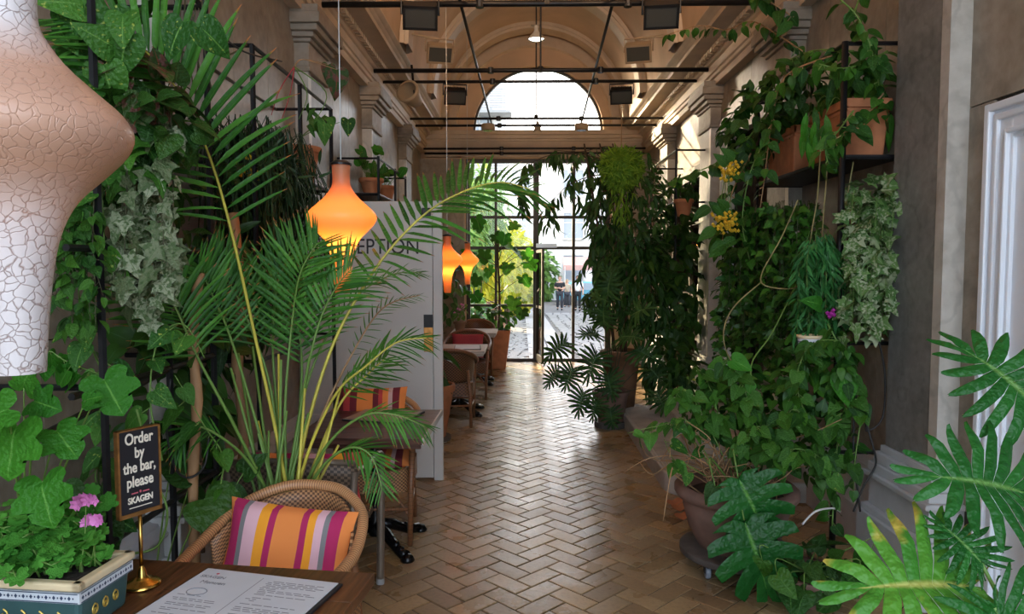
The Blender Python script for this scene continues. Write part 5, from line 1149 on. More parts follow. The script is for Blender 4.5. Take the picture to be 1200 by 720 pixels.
# climber over the rack
p = Plant('climbing_vine', 'broad green climbing vine spreading over the top of the right rack', 'vine', (1.95, 4.9, 2.62), cap=260)
V = [
 ([(1010, -10, 4.3), (1000, 25, 4.2), (1018, 45, 4.1), (1020, 70, 4.1)], 9), ([(985, 0, 4.15), (1005, 20, 4.1), (1022, 60, 4.1), (1030, 100, 4.15)], 7),
 ([(1000, 60, 4.2), (950, 60, 4.6), (910, 80, 5.0), (880, 110, 5.3)], 18), ([(960, 85, 4.6), (915, 100, 5.0), (870, 125, 5.3), (845, 160, 5.5)], 20),
 ([(975, 65, 4.3), (920, 90, 4.6), (905, 140, 4.8), (897, 200, 4.9), (890, 250, 4.9)], 18), ([(900, 130, 5.0), (870, 170, 5.2), (838, 192, 5.3), (800, 208, 5.4), (788, 212, 5.4)], 17),
 ([(1040, 60, 4.2), (1010, 75, 4.15), (985, 80, 4.1), (960, 75, 4.1)], 10), ([(1035, 110, 4.1), (1010, 140, 4.02), (990, 155, 3.98), (975, 175, 3.98)], 12), ([(1000, 130, 4.05), (985, 150, 4.0), (968, 172, 3.98), (970, 190, 3.98)], 9),
 ([(940, 60, 5.0), (910, 40, 5.6), (880, 25, 6.0), (850, 35, 6.4), (820, 30, 6.6), (778, 42, 6.8)], 22), ([(930, 20, 5.4), (900, 0, 5.4), (880, -20, 5.4)], 9),
 ([(880, 180, 5.2), (860, 220, 5.2), (850, 260, 5.2), (845, 290, 5.2)], 14), ([(905, 150, 5.0), (880, 200, 5.0), (870, 260, 5.0), (880, 310, 4.95)], 14), ([(1030, 80, 4.3), (1035, 110, 4.25), (1042, 140, 4.2)], 8),
]
for pts, n in V: p.vine([at(*q) for q in pts], int(n*1.45), 'heart' if R.random() < .6 else 'ovate', 'philo', .082 if pts[0][2] < 5.1 else .10, .006, 'stem' if R.random() < .5 else 'twig', face=F2, jit=.8, down=.55)
p.mass(at(880, 150, 5.3), (.22, .35, .30), 110, 'ovate', 'dark', .09); p.mass(at(1005, 85, 4.3), (.16, .18, .14), 70, 'ovate', 'philo', .075); p.mass(at(925, 105, 4.9), (.2, .3, .2), 70, 'ovate', 'dark', .085)
p.done()
for pts, l in (([(962, 160, 4.3), (958, 230, 4.3), (948, 300, 4.3), (950, 395, 4.3)], 'pale hanging stem in front of the right rack'), ([(972, 165, 4.25), (966, 240, 4.25), (962, 300, 4.25)], 'pale hanging stem just right of another, right rack'), ([(935, 235, 4.4), (915, 280, 4.4), (893, 320, 4.35), (897, 335, 4.3), (930, 338, 4.3), (942, 325, 4.35)], 'pale vine stem bending sharply in front of the small-leaved ivy'),
               ([(893, 330, 4.35), (860, 360, 4.3), (848, 390, 4.25), (855, 420, 4.2), (880, 450, 4.1), (885, 500, 4.0)], 'pale arching stem rising out of the big clay pot'), ([(935, 330, 4.4), (905, 390, 4.3), (880, 430, 4.2), (890, 480, 4.1)], 'thin green stem leaning across the small-leaved ivy'), ([(1000, 190, 4.2), (990, 260, 4.2), (1002, 300, 4.2)], 'brown twisted stems beside the right rack post')):
    tag(MB().tube(smoothpts([at(*q) for q in pts], 6), .0042, 6).build('bare_vine', M['stemo'] if 'green' not in l else M['stem'], None, True), l, 'vine', 'bare stems on the right rack')
for x, y, Y in ((852, 203, 5.0), (860, 196, 5.0), (848, 262, 5.0), (853, 255, 5.0)):
    pass
p = Plant('yellow_blossom', 'yellow flower clusters hanging at the left edge of the right rack climber', 'flower', at(853, 190, 5.05), cap=40)
for x, y in ((852, 203), (860, 196), (848, 262), (853, 255), (843, 258), (857, 265)):
    c = at(x, y, 5.0); fl = MB()
    for k in range(20): fl.lathe([(0, .014), (.014, 0), (0, -.014)], tuple(c-p.loc+rv(.05)), 5)
    fl.build('flower_cluster', M['yellow'], p.root); p.stem([p.loc, c+Vector((0, 0, .08)), c], .003); p.leaf('ovate', 'philo', c+Vector((0, 0, .05)), (-.4, -.3, .4), (-.3, -.8, .4), .11)
for x, y in ((832, 243), (850, 285), (862, 280), (838, 268), (850, 290)): p.leaf('ovate', 'philo', at(x, y, 5.0), (-.7, -.2, -.3), (-.3, -.8, .4), .13)
p.done()
p = Plant('small_leaf_ivy', 'dense curtain of small dark green ivy hanging under the right rack shelf', 'ivy', (1.80, 5.1, 2.05), cap=290)
for i in range(60):
    y = R.uniform(4.5, 5.55); x = 1.70-.12*(y-4.5)+R.uniform(-.08, .12); z0 = 2.1; z1 = R.uniform(.95, 1.35)
    p.vine([(x, y, z0), (x+R.uniform(-.05, .05), y+R.uniform(-.05, .05), (z0+z1)/2), (x+R.uniform(-.06, .06), y+R.uniform(-.06, .06), z1)], 30, 'ivy' if i % 2 else 'ovate', 'dark' if i % 5 < 2 else 'philo', .062, .0022, 'stemd', face=F2, jit=1, down=.3)
p.done()
p = Plant('willow_leaf_trailer', 'blue-green trailing plant of narrow leaves hanging beside the right rack post', 'plant', at(955, 262, 4.2), cap=290)
for i in range(34):
    x0 = R.uniform(935, 985); D = R.uniform(4.12, 4.3); p.vine([at(957+(x0-957)*.5, 268+R.uniform(0, 30), D), at(x0, 300+R.uniform(0, 20), D-.05), at(x0+R.uniform(-4, 4), 390+R.uniform(-20, 20), D-.05)], 30, 'willow', 'willow', .085, .002, 'stem', face=F2, jit=.8, down=.8, pet=.1)
p.done()
p = Plant('variegated_ivy', 'white-edged variegated ivy spilling from the right rack beside the stone pilaster', 'ivy', (1.97, 4.25, 1.796), cap=240)
pot(p.root, .07, .095, .16, 'terrab')
for i in range(26):
    x0 = R.uniform(1000, 1046); D = R.uniform(4.02, 4.2); y1 = R.uniform(300, 400)
    p.vine([p.loc+Vector((0, 0, .16)), at(x0, 235+R.uniform(-15, 40), D), at(x0+R.uniform(-8, 4), 300+R.uniform(-10, 20), D-.06), at(x0+R.uniform(-10, 4), y1, D-.06)], 16, 'ivy', 'ivyg', .078, .0025, 'stem', face=F2, jit=.8, down=.6, t0=.15)
p.mass(at(1022, 232, 4.15), (.12, .14, .10), 40, 'ivy', 'ivyg', .085); p.done()
t = thing('patterned_pot', 'small blue and white patterned pot with cream rim on the right rack', 'pot', at(948, 412, 4.05))
MB().lathe([(0, 0), (.05, 0), (.062, .075), (.055, .075), (.0, .07)], (0, 0, 0), 20).build('pot', M['band'], t, True); MB().lathe([(.060, .072), (.068, .078), (.068, .092), (.055, .092), (.055, .078)], (0, 0, 0), 20).build('rim', M['cream'], t, True)
dt = MB()
for i in range(26):
    for j in range(4): a = 2*pi*(i+.5*(j % 2))/26; r = .0508+.012*(j/4)+.002; dt.box((r*cos(a), r*sin(a), .012+.015*j), (.003, .006, .007), a)
dt.build('dots', M['navy'], t, kind='stuff')
bars(t, [((0, -.07, -.01), (0, .3, -.01))], .006, 'holder')
t = thing('purple_flower', 'small purple bloom by the right rack post', 'flower', at(974, 368, 4.02))
fl = MB()
for k in range(12): fl.lathe([(0, .012), (.014, 0), (0, -.012)], tuple(rv(.022)), 5)
fl.build('petals', M['purple'], t); MB().tube([(0, .03, 0), (.02, .08, -.12)], .003, 5).build('stem', M['stem'], t)
# lower climber around the post
p = Plant('pothos', 'green pothos climbing the right rack post above the big clay pot', 'plant', (1.86, 4.12, 0), cap=230)
for pts, n, s in (([(975, 620, 4.0), (980, 540, 4.02), (985, 470, 4.03), (990, 390, 4.05)], 34, .078), ([(960, 560, 3.95), (950, 500, 3.95), (935, 460, 3.95), (940, 420, 4.0)], 32, .075), ([(990, 480, 4.0), (1010, 470, 3.95), (1002, 540, 3.9), (1000, 580, 3.9)], 16, .075), ([(985, 400, 4.0), (960, 400, 3.95), (940, 420, 3.95), (925, 470, 3.9)], 26, .078),
                  ([(970, 380, 4.05), (990, 420, 4.0), (1000, 460, 3.98), (975, 500, 3.95)], 22, .08), ([(930, 640, 3.8), (950, 690, 3.7), (985, 700, 3.65), (1000, 660, 3.7)], 16, .08)):
    p.vine([at(*q) for q in pts], n, 'heart', 'philo', s, .005, 'stem', face=F2, jit=.8, down=.55)
for (cx_, cy_, D), rad, n_ in (((905, 470, 4.25), (.22, .15, .22), 90), ((940, 440, 4.15), (.16, .12, .25), 80), ((960, 520, 4.05), (.18, .1, .25), 80), ((985, 430, 4.0), (.10, .08, .2), 50), ((870, 450, 4.3), (.2, .15, .15), 60)): p.mass(at(cx_, cy_, D), rad, n_, 'heart' if n_ > 60 else 'ovate', 'philo', .07, shell=.1)
for x, y, d, s in ((962, 358, (-.4, -.2, .2), .11), (988, 440, (.1, -.3, -.9), .17), (858, 422, (.7, -.3, -.35), .12), (880, 450, (-.2, -.2, -.8), .07)): p.leaf('heart', 'bright' if s < .18 else 'philo', at(x, y, 3.95), d, (-.2, -.85, .5), s)
p.done()
# big clay pot on a castor dolly, vines and dead twigs
BP_ = Vector((1.20, 4.02, 0))
p = Plant('potted_climber', 'big weathered clay pot on a castor dolly with tangled twigs and split leaves', 'plant', BP_, cap=260)
prof = [(0, .125), (.205, .125), (.255, .22), (.288, .34), (.292, .40), (.325, .405), (.338, .425), (.338, .452), (.322, .468), (.292, .470), (.285, .43), (.26, .40)]
MB().lathe(prof, (0, 0, 0), 44).build('pot', M['terrad'], p.root, True).data.set_sharp_from_angle(angle=RD(50))
MB().lathe([(0, .42), (.27, .405)], (0, 0, 0), 24).build('soil', M['soil'], p.root)
bev(MB().lathe([(0, .085), (.30, .085), (.31, .09), (.31, .12), (.30, .125), (0, .125)], (0, -.02, 0), 36).build('dolly', M['dolly'], p.root, True), .004)
for k in range(4):
    a = RD(-135+90*k-8); x, y = .245*cos(a), .245*sin(a)-.02; c = MB(); c.prism([(x-.014, y-.035, .085), (x+.014, y-.035, .085), (x+.014, y+.035, .085), (x-.014, y+.035, .085)], (0, 0, -1), .015); c.b2((x-.02, y-.02, .035), (x-.014, y+.02, .085)); c.b2((x+.014, y-.02, .035), (x+.02, y+.02, .085)); w = c.build('castor', M['black'], p.root)
    wm = MB().lathe([(0, -.013), (.032, -.013), (.037, -.008), (.037, .008), (.032, .013), (0, .013)], (0, 0, 0), 18).build('wheel', M['wheel'], w, True); wm.matrix_basis = Matrix.Translation((x, y, .037)) @ Matrix.Rotation(pi/2, 4, 'Y')
q = random.Random(5)
for i in range(46):
    a = q.uniform(0, 6.28); b = BP_+Vector((.2*cos(a)*q.random(), .2*sin(a)*q.random(), .41)); e = b+Vector((q.uniform(-.42, .35), q.uniform(-.3, .15), q.uniform(.08, .42)))
    p.stem([b, b.lerp(e, .5)+Vector((q.uniform(-.08, .08), q.uniform(-.08, .08), q.uniform(0, .12))), e, e+Vector((q.uniform(-.15, .15), q.uniform(-.1, .1), q.uniform(-.25, .1)))], q.uniform(.003, .0055), 'twig', 'twig', 5, 4)
F3 = (-.3, -.85, .4)
for pts, n, s, kd in (([(850, 570, 3.95), (820, 520, 3.9), (800, 490, 3.9), (785, 500, 3.85)], 14, .07, 'pothos'), ([(860, 570, 3.95), (845, 500, 3.95), (830, 450, 4.0), (815, 430, 4.05)], 26, .078, 'philo'), ([(880, 570, 3.95), (900, 510, 3.9), (930, 480, 3.9), (950, 500, 3.85)], 26, .078, 'philo'), ([(870, 570, 3.95), (880, 500, 3.9), (870, 450, 3.95), (850, 420, 4.0)], 20, .075, 'philo'),
                      ([(890, 570, 3.9), (920, 530, 3.8), (950, 530, 3.75), (970, 545, 3.75)], 22, .08, 'philo'), ([(840, 560, 3.95), (800, 500, 3.9), (770, 500, 3.85), (735, 508, 3.8)], 7, .075, 'pothos'), ([(860, 560, 3.9), (870, 520, 3.8), (890, 500, 3.8), (905, 530, 3.75)], 22, .075, 'philo'), ([(830, 560, 3.9), (805, 545, 3.85), (790, 540, 3.85), (778, 515, 3.85)], 5, .085, 'pothos'), ([(850, 540, 3.9), (820, 480, 3.95), (800, 455, 4.0), (790, 470, 4.0)], 14, .075, 'philo')):
    p.vine([at(*v) for v in pts], n, 'heart', kd, s, .0035, 'stem', face=F3, jit=.8, down=.5, t0=.25)
p.mass(at(850, 480, 4.05), (.22, .12, .18), 70, 'heart', 'philo', .07, shell=.1); p.mass(at(900, 530, 3.9), (.2, .12, .14), 70, 'heart', 'philo', .07, shell=.1); p.mass(at(815, 470, 4.1), (.10, .1, .14), 30, 'heart', 'pothos', .06, shell=.1)
for x, y, Y, d, n, s in ((865, 560, 3.66, (.35, -.35, -.75), (-.25, -.85, .45), .33), (872, 610, 3.60, (.25, -.35, -.8), (-.15, -.85, .4), .36), (838, 570, 3.68, (-.5, -.3, -.6), (-.3, -.8, .5), .10)):
    e = at(x, y, Y); p.stem([BP_+Vector((0, -.1, .42)), e+Vector((0, .1, .12)), e], .007, 'stem'); p.leaf('mons' if s > .2 else 'heart', 'mons' if s > .2 else 'dark', e, d, n, s)
for x, y, d, s in ((962, 540, (.3, -.3, -.6), .10), (975, 560, (.4, -.3, -.5), .10), (930, 655, (-.3, -.3, -.75), .14)): p.leaf('heart', 'pothos', at(x, y, 3.7), d, (-.2, -.8, .4), s)
p.done()
p = Plant('floor_plant', 'low potted plant with trailing leaves on the floor beside the big clay pot', 'plant', (1.44, 3.62, 0), cap=60)
pot(p.root, .12, .17, .15, 'terrad'); p.mass(p.loc+Vector((0, 0, .18)), (.22, .22, .10), 44, 'heart', 'dark', .10); 
for k in range(8): e = p.loc+Vector((R.uniform(-.3, .25), R.uniform(-.25, .1), R.uniform(.1, .3))); p.stem([p.loc+Vector((0, 0, .14)), e+Vector((0, 0, .08)), e], .004, 'stem'); p.leaf('heart', 'philo', e, rv(.5)+Vector((0, -.2, -.4)), F3, .13)
p.done()
for k, (x, y) in enumerate(((796, 596), (800, 606), (790, 590))):
    c = onz(x, y, .02); p = Plant('dry_leaf', 'curled dry leaf on the tiles by the big clay pot, '+('middle one', 'one nearest the pot', 'one farthest from the pot')[k], 'leaf', c, 'dry leaves on the tiles'); MB().quadgrid([[(-.05, -.03, .01), (0, -.03, -.012), (.05, -.03, .02)], [(-.06, 0, .02), (0, 0, -.01), (.06, 0, .03)], [(-.03, .05, .01), (0, .06, .0), (.03, .05, .025)]]).build('blade', M['terra'], p.root, True)
# cables by the right wall
for pts, l, m in (([(1030, 400, 4.1), (1037, 440, 4.1), (1034, 490, 4.1), (1015, 505, 4.1), (1020, 480, 4.1)], 'black cable arching on the right wall above the plinth', 'wire'), ([(1010, 480, 4.05), (1022, 520, 4.0), (1026, 545, 4.0), (1012, 570, 4.0), (1000, 600, 4.0)], 'black cable curving down over the right plinth', 'wire'), ([(1005, 440, 4.08), (1000, 520, 4.0), (1008, 600, 3.95)], 'black cable hanging straight beside the right rack post', 'wire'), ([(940, 615, 3.9), (955, 600, 3.9), (975, 596, 3.95), (985, 600, 4.0)], 'white cord lying by the right plinth', 'cord')):
    tag(MB().tube(smoothpts([at(*q) for q in pts], 7), .006, 6).build('cable', M[m], None, True), l, 'cable', 'cables at the right wall')

# ------------------------------------------------------------------ right side farther on: weeping tree, fern ball, rack
p = Plant('weeping_tree', 'tall dark weeping plant with drooping narrow leaves in a clay pot before the glass', 'tree', (1.10, 8.05, 0), cap=300)
MB().lathe([(0, .10), (.15, .10), (.19, .5), (.205, .68), (.235, .69), (.24, .74), (.20, .75), (.19, .70)], (0, 0, 0), 28).build('pot', M['terrab'], p.root, True); MB().lathe([(0, .70), (.19, .69)], (0, 0, 0), 18).build('soil', M['soil'], p.root)
MB().lathe([(0, .06), (.30, .06), (.30, .10), (0, .10)], (0, 0, 0), 26).build('dolly', M['dolly'], p.root)
for k in range(4):
    a = RD(-130+90*k); o = MB().lathe([(0, -.012), (.03, -.012), (.03, .012), (0, .012)], (0, 0, 0), 14).build('wheel', M['shade'], p.root, True); o.matrix_basis = Matrix.Translation((.26*cos(a), .26*sin(a), .03)) @ Matrix.Rotation(pi/2, 4, 'Y')
for q in ((.05, 0), (-.06, .04), (.0, -.07)): p.stem([p.loc+Vector((q[0], q[1], .7)), p.loc+Vector((q[0]*2-.05, q[1], 1.5)), p.loc+Vector((q[0]*3-.1, q[1]*2+.2, 2.4)), p.loc+Vector((q[0]*3-.2, .5, 3.1))], .02, 'barkd', own=True, name='trunk')
for pts, n in (([(735, 200, 8.4), (700, 185, 8.6), (660, 180, 8.8), (625, 190, 9.0), (612, 215, 9.0)], 34), ([(740, 190, 8.5), (715, 172, 8.8), (680, 178, 9.1), (650, 176, 9.4)], 30), ([(745, 215, 8.3), (705, 205, 8.3), (670, 215, 8.3), (650, 232, 8.3)], 34), ([(740, 230, 8.2), (705, 225, 8.2), (705, 260, 8.1), (694, 300, 8.1)], 34), ([(745, 250, 8.1), (710, 260, 8.0), (708, 300, 8.0), (698, 340, 7.9)], 36), ([(745, 280, 8.0), (715, 300, 7.9), (712, 340, 7.9), (700, 375, 7.8)], 36), ([(755, 200, 8.2), (735, 240, 8.0), (725, 300, 7.9), (720, 360, 7.8)], 40), ([(690, 200, 8.6), (694, 235, 8.5), (704, 280, 8.4)], 30)):
    P = [at(*q) for q in pts]
    p.vine(P, n, 'lance', 'fig', .15, .008, 'barkd', face=(-.3, -.8, .3), jit=.6, down=.75, pet=.15)
    for i in range(6):
        a = P[R.randint(1, len(P)-1)]; e = a+Vector((R.uniform(-.15, .15), R.uniform(-.2, .2), R.uniform(-.4, -.15))); p.vine([a, a.lerp(e, .5)+Vector((-.03, 0, .04)), e], 12, 'lance', 'fig', .145, .005, 'barkd', face=(-.3, -.8, .3), jit=.6, down=.75, pet=.15)
p.mass((1.30, 8.3, 2.2), (.38, .5, .8), 420, 'lance', 'fig', .145, down=.9); p.mass((1.25, 7.9, 1.5), (.36, .4, .6), 420, 'lance', 'dark', .145, down=.8)
p.done()
p = Plant('dark_climber', 'very dark small-leaved climber filling the right wall beyond the steps', 'vine', (1.85, 8.6, 0), cap=120)
p.stem([p.loc, p.loc+Vector((0, 0, 1.5)), p.loc+Vector((-.1, -.2, 3.0))], .015, 'barkd')
for i in range(16):
    x0 = R.uniform(745, 800); p.vine([at(x0, 360+R.uniform(-80, 60), 8.6), at(x0+R.uniform(-8, 8), 290, 8.5), at(x0+R.uniform(-10, 10), 200+R.uniform(-10, 90), 8.4)], 24, 'ovate', 'dark', .095, .006, 'barkd', face=(-.4, -.8, .3), jit=1, down=.1)
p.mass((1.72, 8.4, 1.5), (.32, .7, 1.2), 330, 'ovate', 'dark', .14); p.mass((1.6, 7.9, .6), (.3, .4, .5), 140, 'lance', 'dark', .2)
p.done()
p = Plant('split_philodendron', 'dark philodendron with deeply cut leaves arching low over the passage tiles', 'plant', (.93, 7.55, 0), cap=60)
pot(p.root, .13, .18, .32, 'terrad', .03, (0, 0, .06)); MB().lathe([(0, .0), (.17, .0), (.17, .06), (0, .06)], (0, 0, 0), 20).build('dolly', M['dolly'], p.root)
for x, y, s, d in ((663, 402, .26, (-.8, -.3, -.35)), (672, 432, .24, (-.4, -.3, -.75)), (684, 460, .24, (-.3, -.3, -.85)), (655, 435, .22, (-.7, -.3, -.6)), (700, 415, .28, (-.3, -.4, -.5)), (712, 440, .26, (.1, -.4, -.6)), (700, 392, .24, (-.5, -.4, .1)), (708, 380, .24, (-.1, -.4, .5)), (728, 395, .26, (.3, -.4, .1)), (745, 410, .26, (.6, -.4, -.2)), (760, 430, .24, (.5, -.4, -.5)), (770, 460, .24, (.3, -.4, -.7)), (714, 355, .22, (-.4, -.3, .3)), (712, 345, .24, (.0, -.3, .7)), (708, 368, .22, (-.6, -.3, .2)), (715, 480, .2, (.1, -.4, -.8)), (700, 470, .2, (-.3, -.3, -.8)), (740, 370, .24, (.4, -.4, .4)), (718, 330, .2, (-.3, -.3, .6))):
    e = at(x, y, 7.25+R.uniform(-.15, .15)); p.stem([p.loc+Vector((0, 0, .3)), p.loc.lerp(e, .6)+Vector((0, 0, .18)), e], .006, 'stemd'); p.leaf('sell', 'fig' if y < 400 else 'dark', e, d, Vector((-.15, -.75, .6))+rv(.2), s*.85)
p.done()
p = Plant('hanging_fern', 'round bright green fern ball hanging above the weeping plant', 'fern', at(728, 197, 7.6), cap=60)
MB().tube([(0, 0, .05), (0, 0, .62)], .005, 5).build('cord', M['twig'], p.root)
o = bpy.data.objects.new('moss_ball', MB().lathe([(.19*sin(pi*i/10)+.001, -.19*cos(pi*i/10)) for i in range(11)], (0, 0, 0), 16).mesh('moss_ball', M['fern'], True)); COL.objects.link(o); o.parent = p.root
p.mass(p.loc, (.215, .215, .205), 1500, 'willow', 'fern', .065, down=.1, shell=.8, jit=1.2); p.mass(p.loc+Vector((0, 0, -.32)), (.12, .12, .25), 120, 'willow', 'fern', .09, down=1)
p.done()
t = thing('wall_rack', 'slender black iron plant rack on the right wall beyond the steps', 'rack', (XR, 8.25, 0), 0, 'black iron plant racks')
bars(t, [((-.42, y, 0), (-.42, y, 3.0)) for y in (0, 1.6)]+[((-.42, 0, z), (-.42, 1.6, z)) for z in (2.98, 2.4, 1.2)]+[((0, y, z), (-.42, y, z)) for y in (0, 1.6) for z in (2.98, 2.4)], .012)
p = Plant('potted_plant', 'small terracotta pot high on the rack beyond the steps, right wall', 'plant', at(801, 254, 8.15), 'small terracotta pots'); pot(p.root, .065, .095, .19); p.mass(p.loc+Vector((0, 0, .3)), (.14, .14, .12), 26, 'ovate', 'dark', .1); p.done()
for k, (y, z, m) in enumerate(((9.0, .78, 'terrab'), (8.95, 1.33, 'zinc'), (9.15, 1.33, 'band'), (9.25, 1.78, 'terrab'), (8.95, 1.78, 'zinc'), (9.7, 1.33, 'zinc'), (9.6, 1.78, 'band'))):
    t = thing('jar', f'small {dict(terrab="brown", zinc="metal", band="white")[m]} jar in the dark recessed cabinet, {dict([(.78, "low"), (1.33, "middle"), (1.78, "upper")])[z]} shelf{("", ", first", ", second", ", nearest", ", next to a brown one", ", farthest", ", far end")[k]}', 'jar', (XR+.10, y, z), 0, 'jars in the dark cabinet'); MB().lathe([(0, 0), (.045, 0), (.05, .02), (.05, .11), (.035, .14), (.035, .16), (.0, .16)], (0, 0, 0), 16).build('body', M[m], t, True); MB().lathe([(0, .175), (.04, .175), (.04, .155), (0, .155)], (0, 0, 0), 14).build('lid', M['brass'], t)
# foreground philodendron
p = Plant('lobed_philodendron', 'close philodendron with large glossy lobed leaves beside the white door', 'plant', (1.50, 1.42, 0), cap=60)
MB().lathe([(0, 0), (.15, 0), (.19, .42), (.21, .43), (.21, .47), (.18, .47), (.17, .42)], (0, 0, 0), 30).build('pot', M['terrad'], p.root, True); MB().lathe([(0, .44), (.175, .43)], (0, 0, 0), 18).build('soil', M['soil'], p.root)
for x, y, Y, d, n, s, k, c in ((1138, 688, 1.42, (-.93, -.12, .14), (-.05, -.62, .78), .235, 'sellsick', 0), (1200, 578, 1.50, (-.90, -.1, .30), (-.05, -.70, .70), .205, 'sell', 1), (1165, 712, 1.36, (.2, -.3, -.6), (.0, -.7, .7), .17, 'sell', 0), (1250, 690, 1.4, (.5, -.3, -.2), (.0, -.6, .8), .2, 'sell', 1), (1215, 480, 1.62, (-.3, .2, .5), (-.1, -.8, .5), .19, 'sell', 1), (1280, 600, 1.6, (.6, 0, .3), (0, -.6, .8), .2, 'sell', 0), (1150, 660, 1.43, (-.2, .2, .3), (0, -.8, .6), .10, 'sell', 1)):
    e = at(x, y, Y); p.stem([p.loc+Vector((0, 0, .44)), p.loc.lerp(e, .6)+Vector((0, .02, .06)), e], .008, 'stem'); p.leaf('sell', k, e, d, n, s)
p.done()

# ------------------------------------------------------------------ courtyard beyond the glass
def gz_(y): return -.02-.70*max(0, y-12.95)/26
cyd = struct('ground_outside', MB().quadgrid([[(-14, 12.9, gz_(12.9)-.02), (14, 12.9, gz_(12.9)-.02)], [(-14, 40, gz_(40)-.02), (14, 40, gz_(40)-.02)], [(-40, 90, gz_(41)-.02), (40, 90, gz_(41)-.02)]]).mesh('ground_outside', M['joint']))
q = random.Random(11); rs = MB(); nstone = 0
SL = MB().box((0, 0, -.03), (1, 1, .06)).mesh('slab', M['slab'])
y = 12.95
while y < 40:
    L = q.uniform(.7, 1.0)
    for x, w in ((.12, .42), (.56, .40)):
        if y < 30: o = link('paving_slab', SL, cyd, (x+w/2, y+L/2, gz_(y+L/2)+q.uniform(-.004, .004))); o.scale = (w-.018, L-.018, 1)
        else: rs.box((x+w/2, y+L/2, gz_(y)-.03), (w-.018, L-.018, .06))
    y += L
rs.build('paving', M['slab'], cyd, kind='stuff'); rs = MB()
CB = []
for k in range(4):
    n = 7; poly = [(.5*cos(2*pi*i/n+.2*q.random())*q.uniform(.85, 1), .5*sin(2*pi*i/n+.2*q.random())*q.uniform(.85, 1), -.05) for i in range(n)]; CB.append(MB().prism(poly, (0, 0, 1), .055))
CBM = [c.mesh('cobble', M['cobble']) for c in CB]
for x0, x1 in ((-1.6, .10), (.98, 2.8)):
    y = 12.98
    while y < 34:
        r = .26 if y < 20 else .4; x = x0+q.uniform(.05, .12)
        while x < x1-.1:
            w = q.uniform(.8, 1.15)*r; k = q.randint(0, 3); a = q.uniform(0, 6)
            if nstone < 290 and y < 19: o = link('cobble', CBM[k], cyd, (x+w/2, y+q.uniform(-.03, .03), gz_(y))); o.scale = (w*1.1, r*1.2, 1); o.rotation_euler = (0, 0, q.uniform(-.3, .3)); nstone += 1
            else: rs.add(CB[k].v, CB[k].f, CB[k].uv, Matrix.Translation((x+w/2, y, gz_(y))) @ Matrix.Diagonal((w*1.1, r*1.2, 1, 1)))
            x += w*1.02
        y += r
rs.build('cobbles', M['cobble'], cyd, kind='stuff')
# vegetation outside
def bush(name, label, c, rad, n, kind, m, size, trunk=True, down=.4, group=None, cat='bush'):
    p = Plant(name, label, cat, (c[0], c[1], gz_(c[1])), group, cap=0); p.mass(c, rad, n, kind, m, size, down=down, shell=.3)
    if trunk:
        for k in range(3): p.stem([p.loc+rv(.1)*Vector((1, 1, 0)), Vector(c)+Vector((R.uniform(-.4, .4)*rad[0], R.uniform(-.4, .4)*rad[1], -.2*rad[2])), Vector(c)+Vector((R.uniform(-.5, .5)*rad[0], R.uniform(-.5, .5)*rad[1], .6*rad[2]))], .05 if rad[2] > 1.2 else .02, 'barkd')
    return p.done()
bush('bamboo_tree', 'feathery grey-green tree outside the left panes', (-1.15, 19.2, 3.1), (.75, 1.0, 1.15), 1100, 'lance', 'grn', .26, down=.7, cat='tree')
bush('bamboo_tree', 'feathery tree outside, its foliage filling the lower left panes', (-1.5, 18.2, 2.0), (.8, 1.0, .8), 800, 'lance', 'grn', .26, down=.7, cat='tree')
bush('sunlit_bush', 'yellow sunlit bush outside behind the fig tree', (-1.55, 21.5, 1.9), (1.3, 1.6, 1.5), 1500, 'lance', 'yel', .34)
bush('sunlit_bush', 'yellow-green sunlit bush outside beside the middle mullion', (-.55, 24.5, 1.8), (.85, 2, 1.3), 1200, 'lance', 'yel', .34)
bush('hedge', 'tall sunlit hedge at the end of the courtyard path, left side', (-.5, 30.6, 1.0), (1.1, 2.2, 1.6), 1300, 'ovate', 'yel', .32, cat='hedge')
bush('hedge', 'sunlit hedge at the end of the courtyard behind the walkers', (.6, 48.2, 1.0), (1.8, 1.2, 2.0), 1100, 'ovate', 'grn', .40, cat='hedge')
bush('hedge', 'green hedge lining the right side of the courtyard path', (4.2, 26, 1.0), (1.4, 6, 1.6), 1300, 'ovate', 'grn', .34, cat='hedge')
bush('low_bush', 'dark low bush in the bed outside the left panes', (-1.45, 15.0, .62), (.85, 1.0, .5), 900, 'ovate', 'philo', .14, False)
bush('low_bush', 'low bush with pink flowers outside along the cafe tables', (-1.9, 18.5, .75), (.6, 2.0, .6), 800, 'ovate', 'grn', .16, False)
# bistro chairs and tables outside
def bistro(loc, rz, label):
    t = thing('bistro_chair', label, 'chair', loc, rz, 'bistro chairs in the courtyard')
    bev(MB().b2((-.2, -.2, .44), (.2, .2, .47)).build('seat', M['outwood'], t), .01)
    for sx in (-1, 1):
        MB().tube([(sx*.18, -.18, 0), (sx*.17, -.17, .45)], .016, 6).build('leg', M['outwood'], t); MB().tube([(sx*.19, .2, 0), (sx*.18, .18, .45), (sx*.17, .24, .85)], .016, 6).build('leg', M['outwood'], t)
    MB().tube(smoothpts([(-.17, .235, .8), (-.1, .26, .88), (.1, .26, .88), (.17, .235, .8)], 3), .018, 6).build('top_rail', M['outwood'], t)
    MB().b2((-.15, .215, .58), (.15, .23, .78)).build('back_panel', M['outwood'], t); return t
first = None
BL = ['nearest the glass', 'second from the glass', 'third from the glass', 'fourth from the glass', 'fifth from the glass', 'sixth from the glass', 'last in the row', 'beyond the last table']
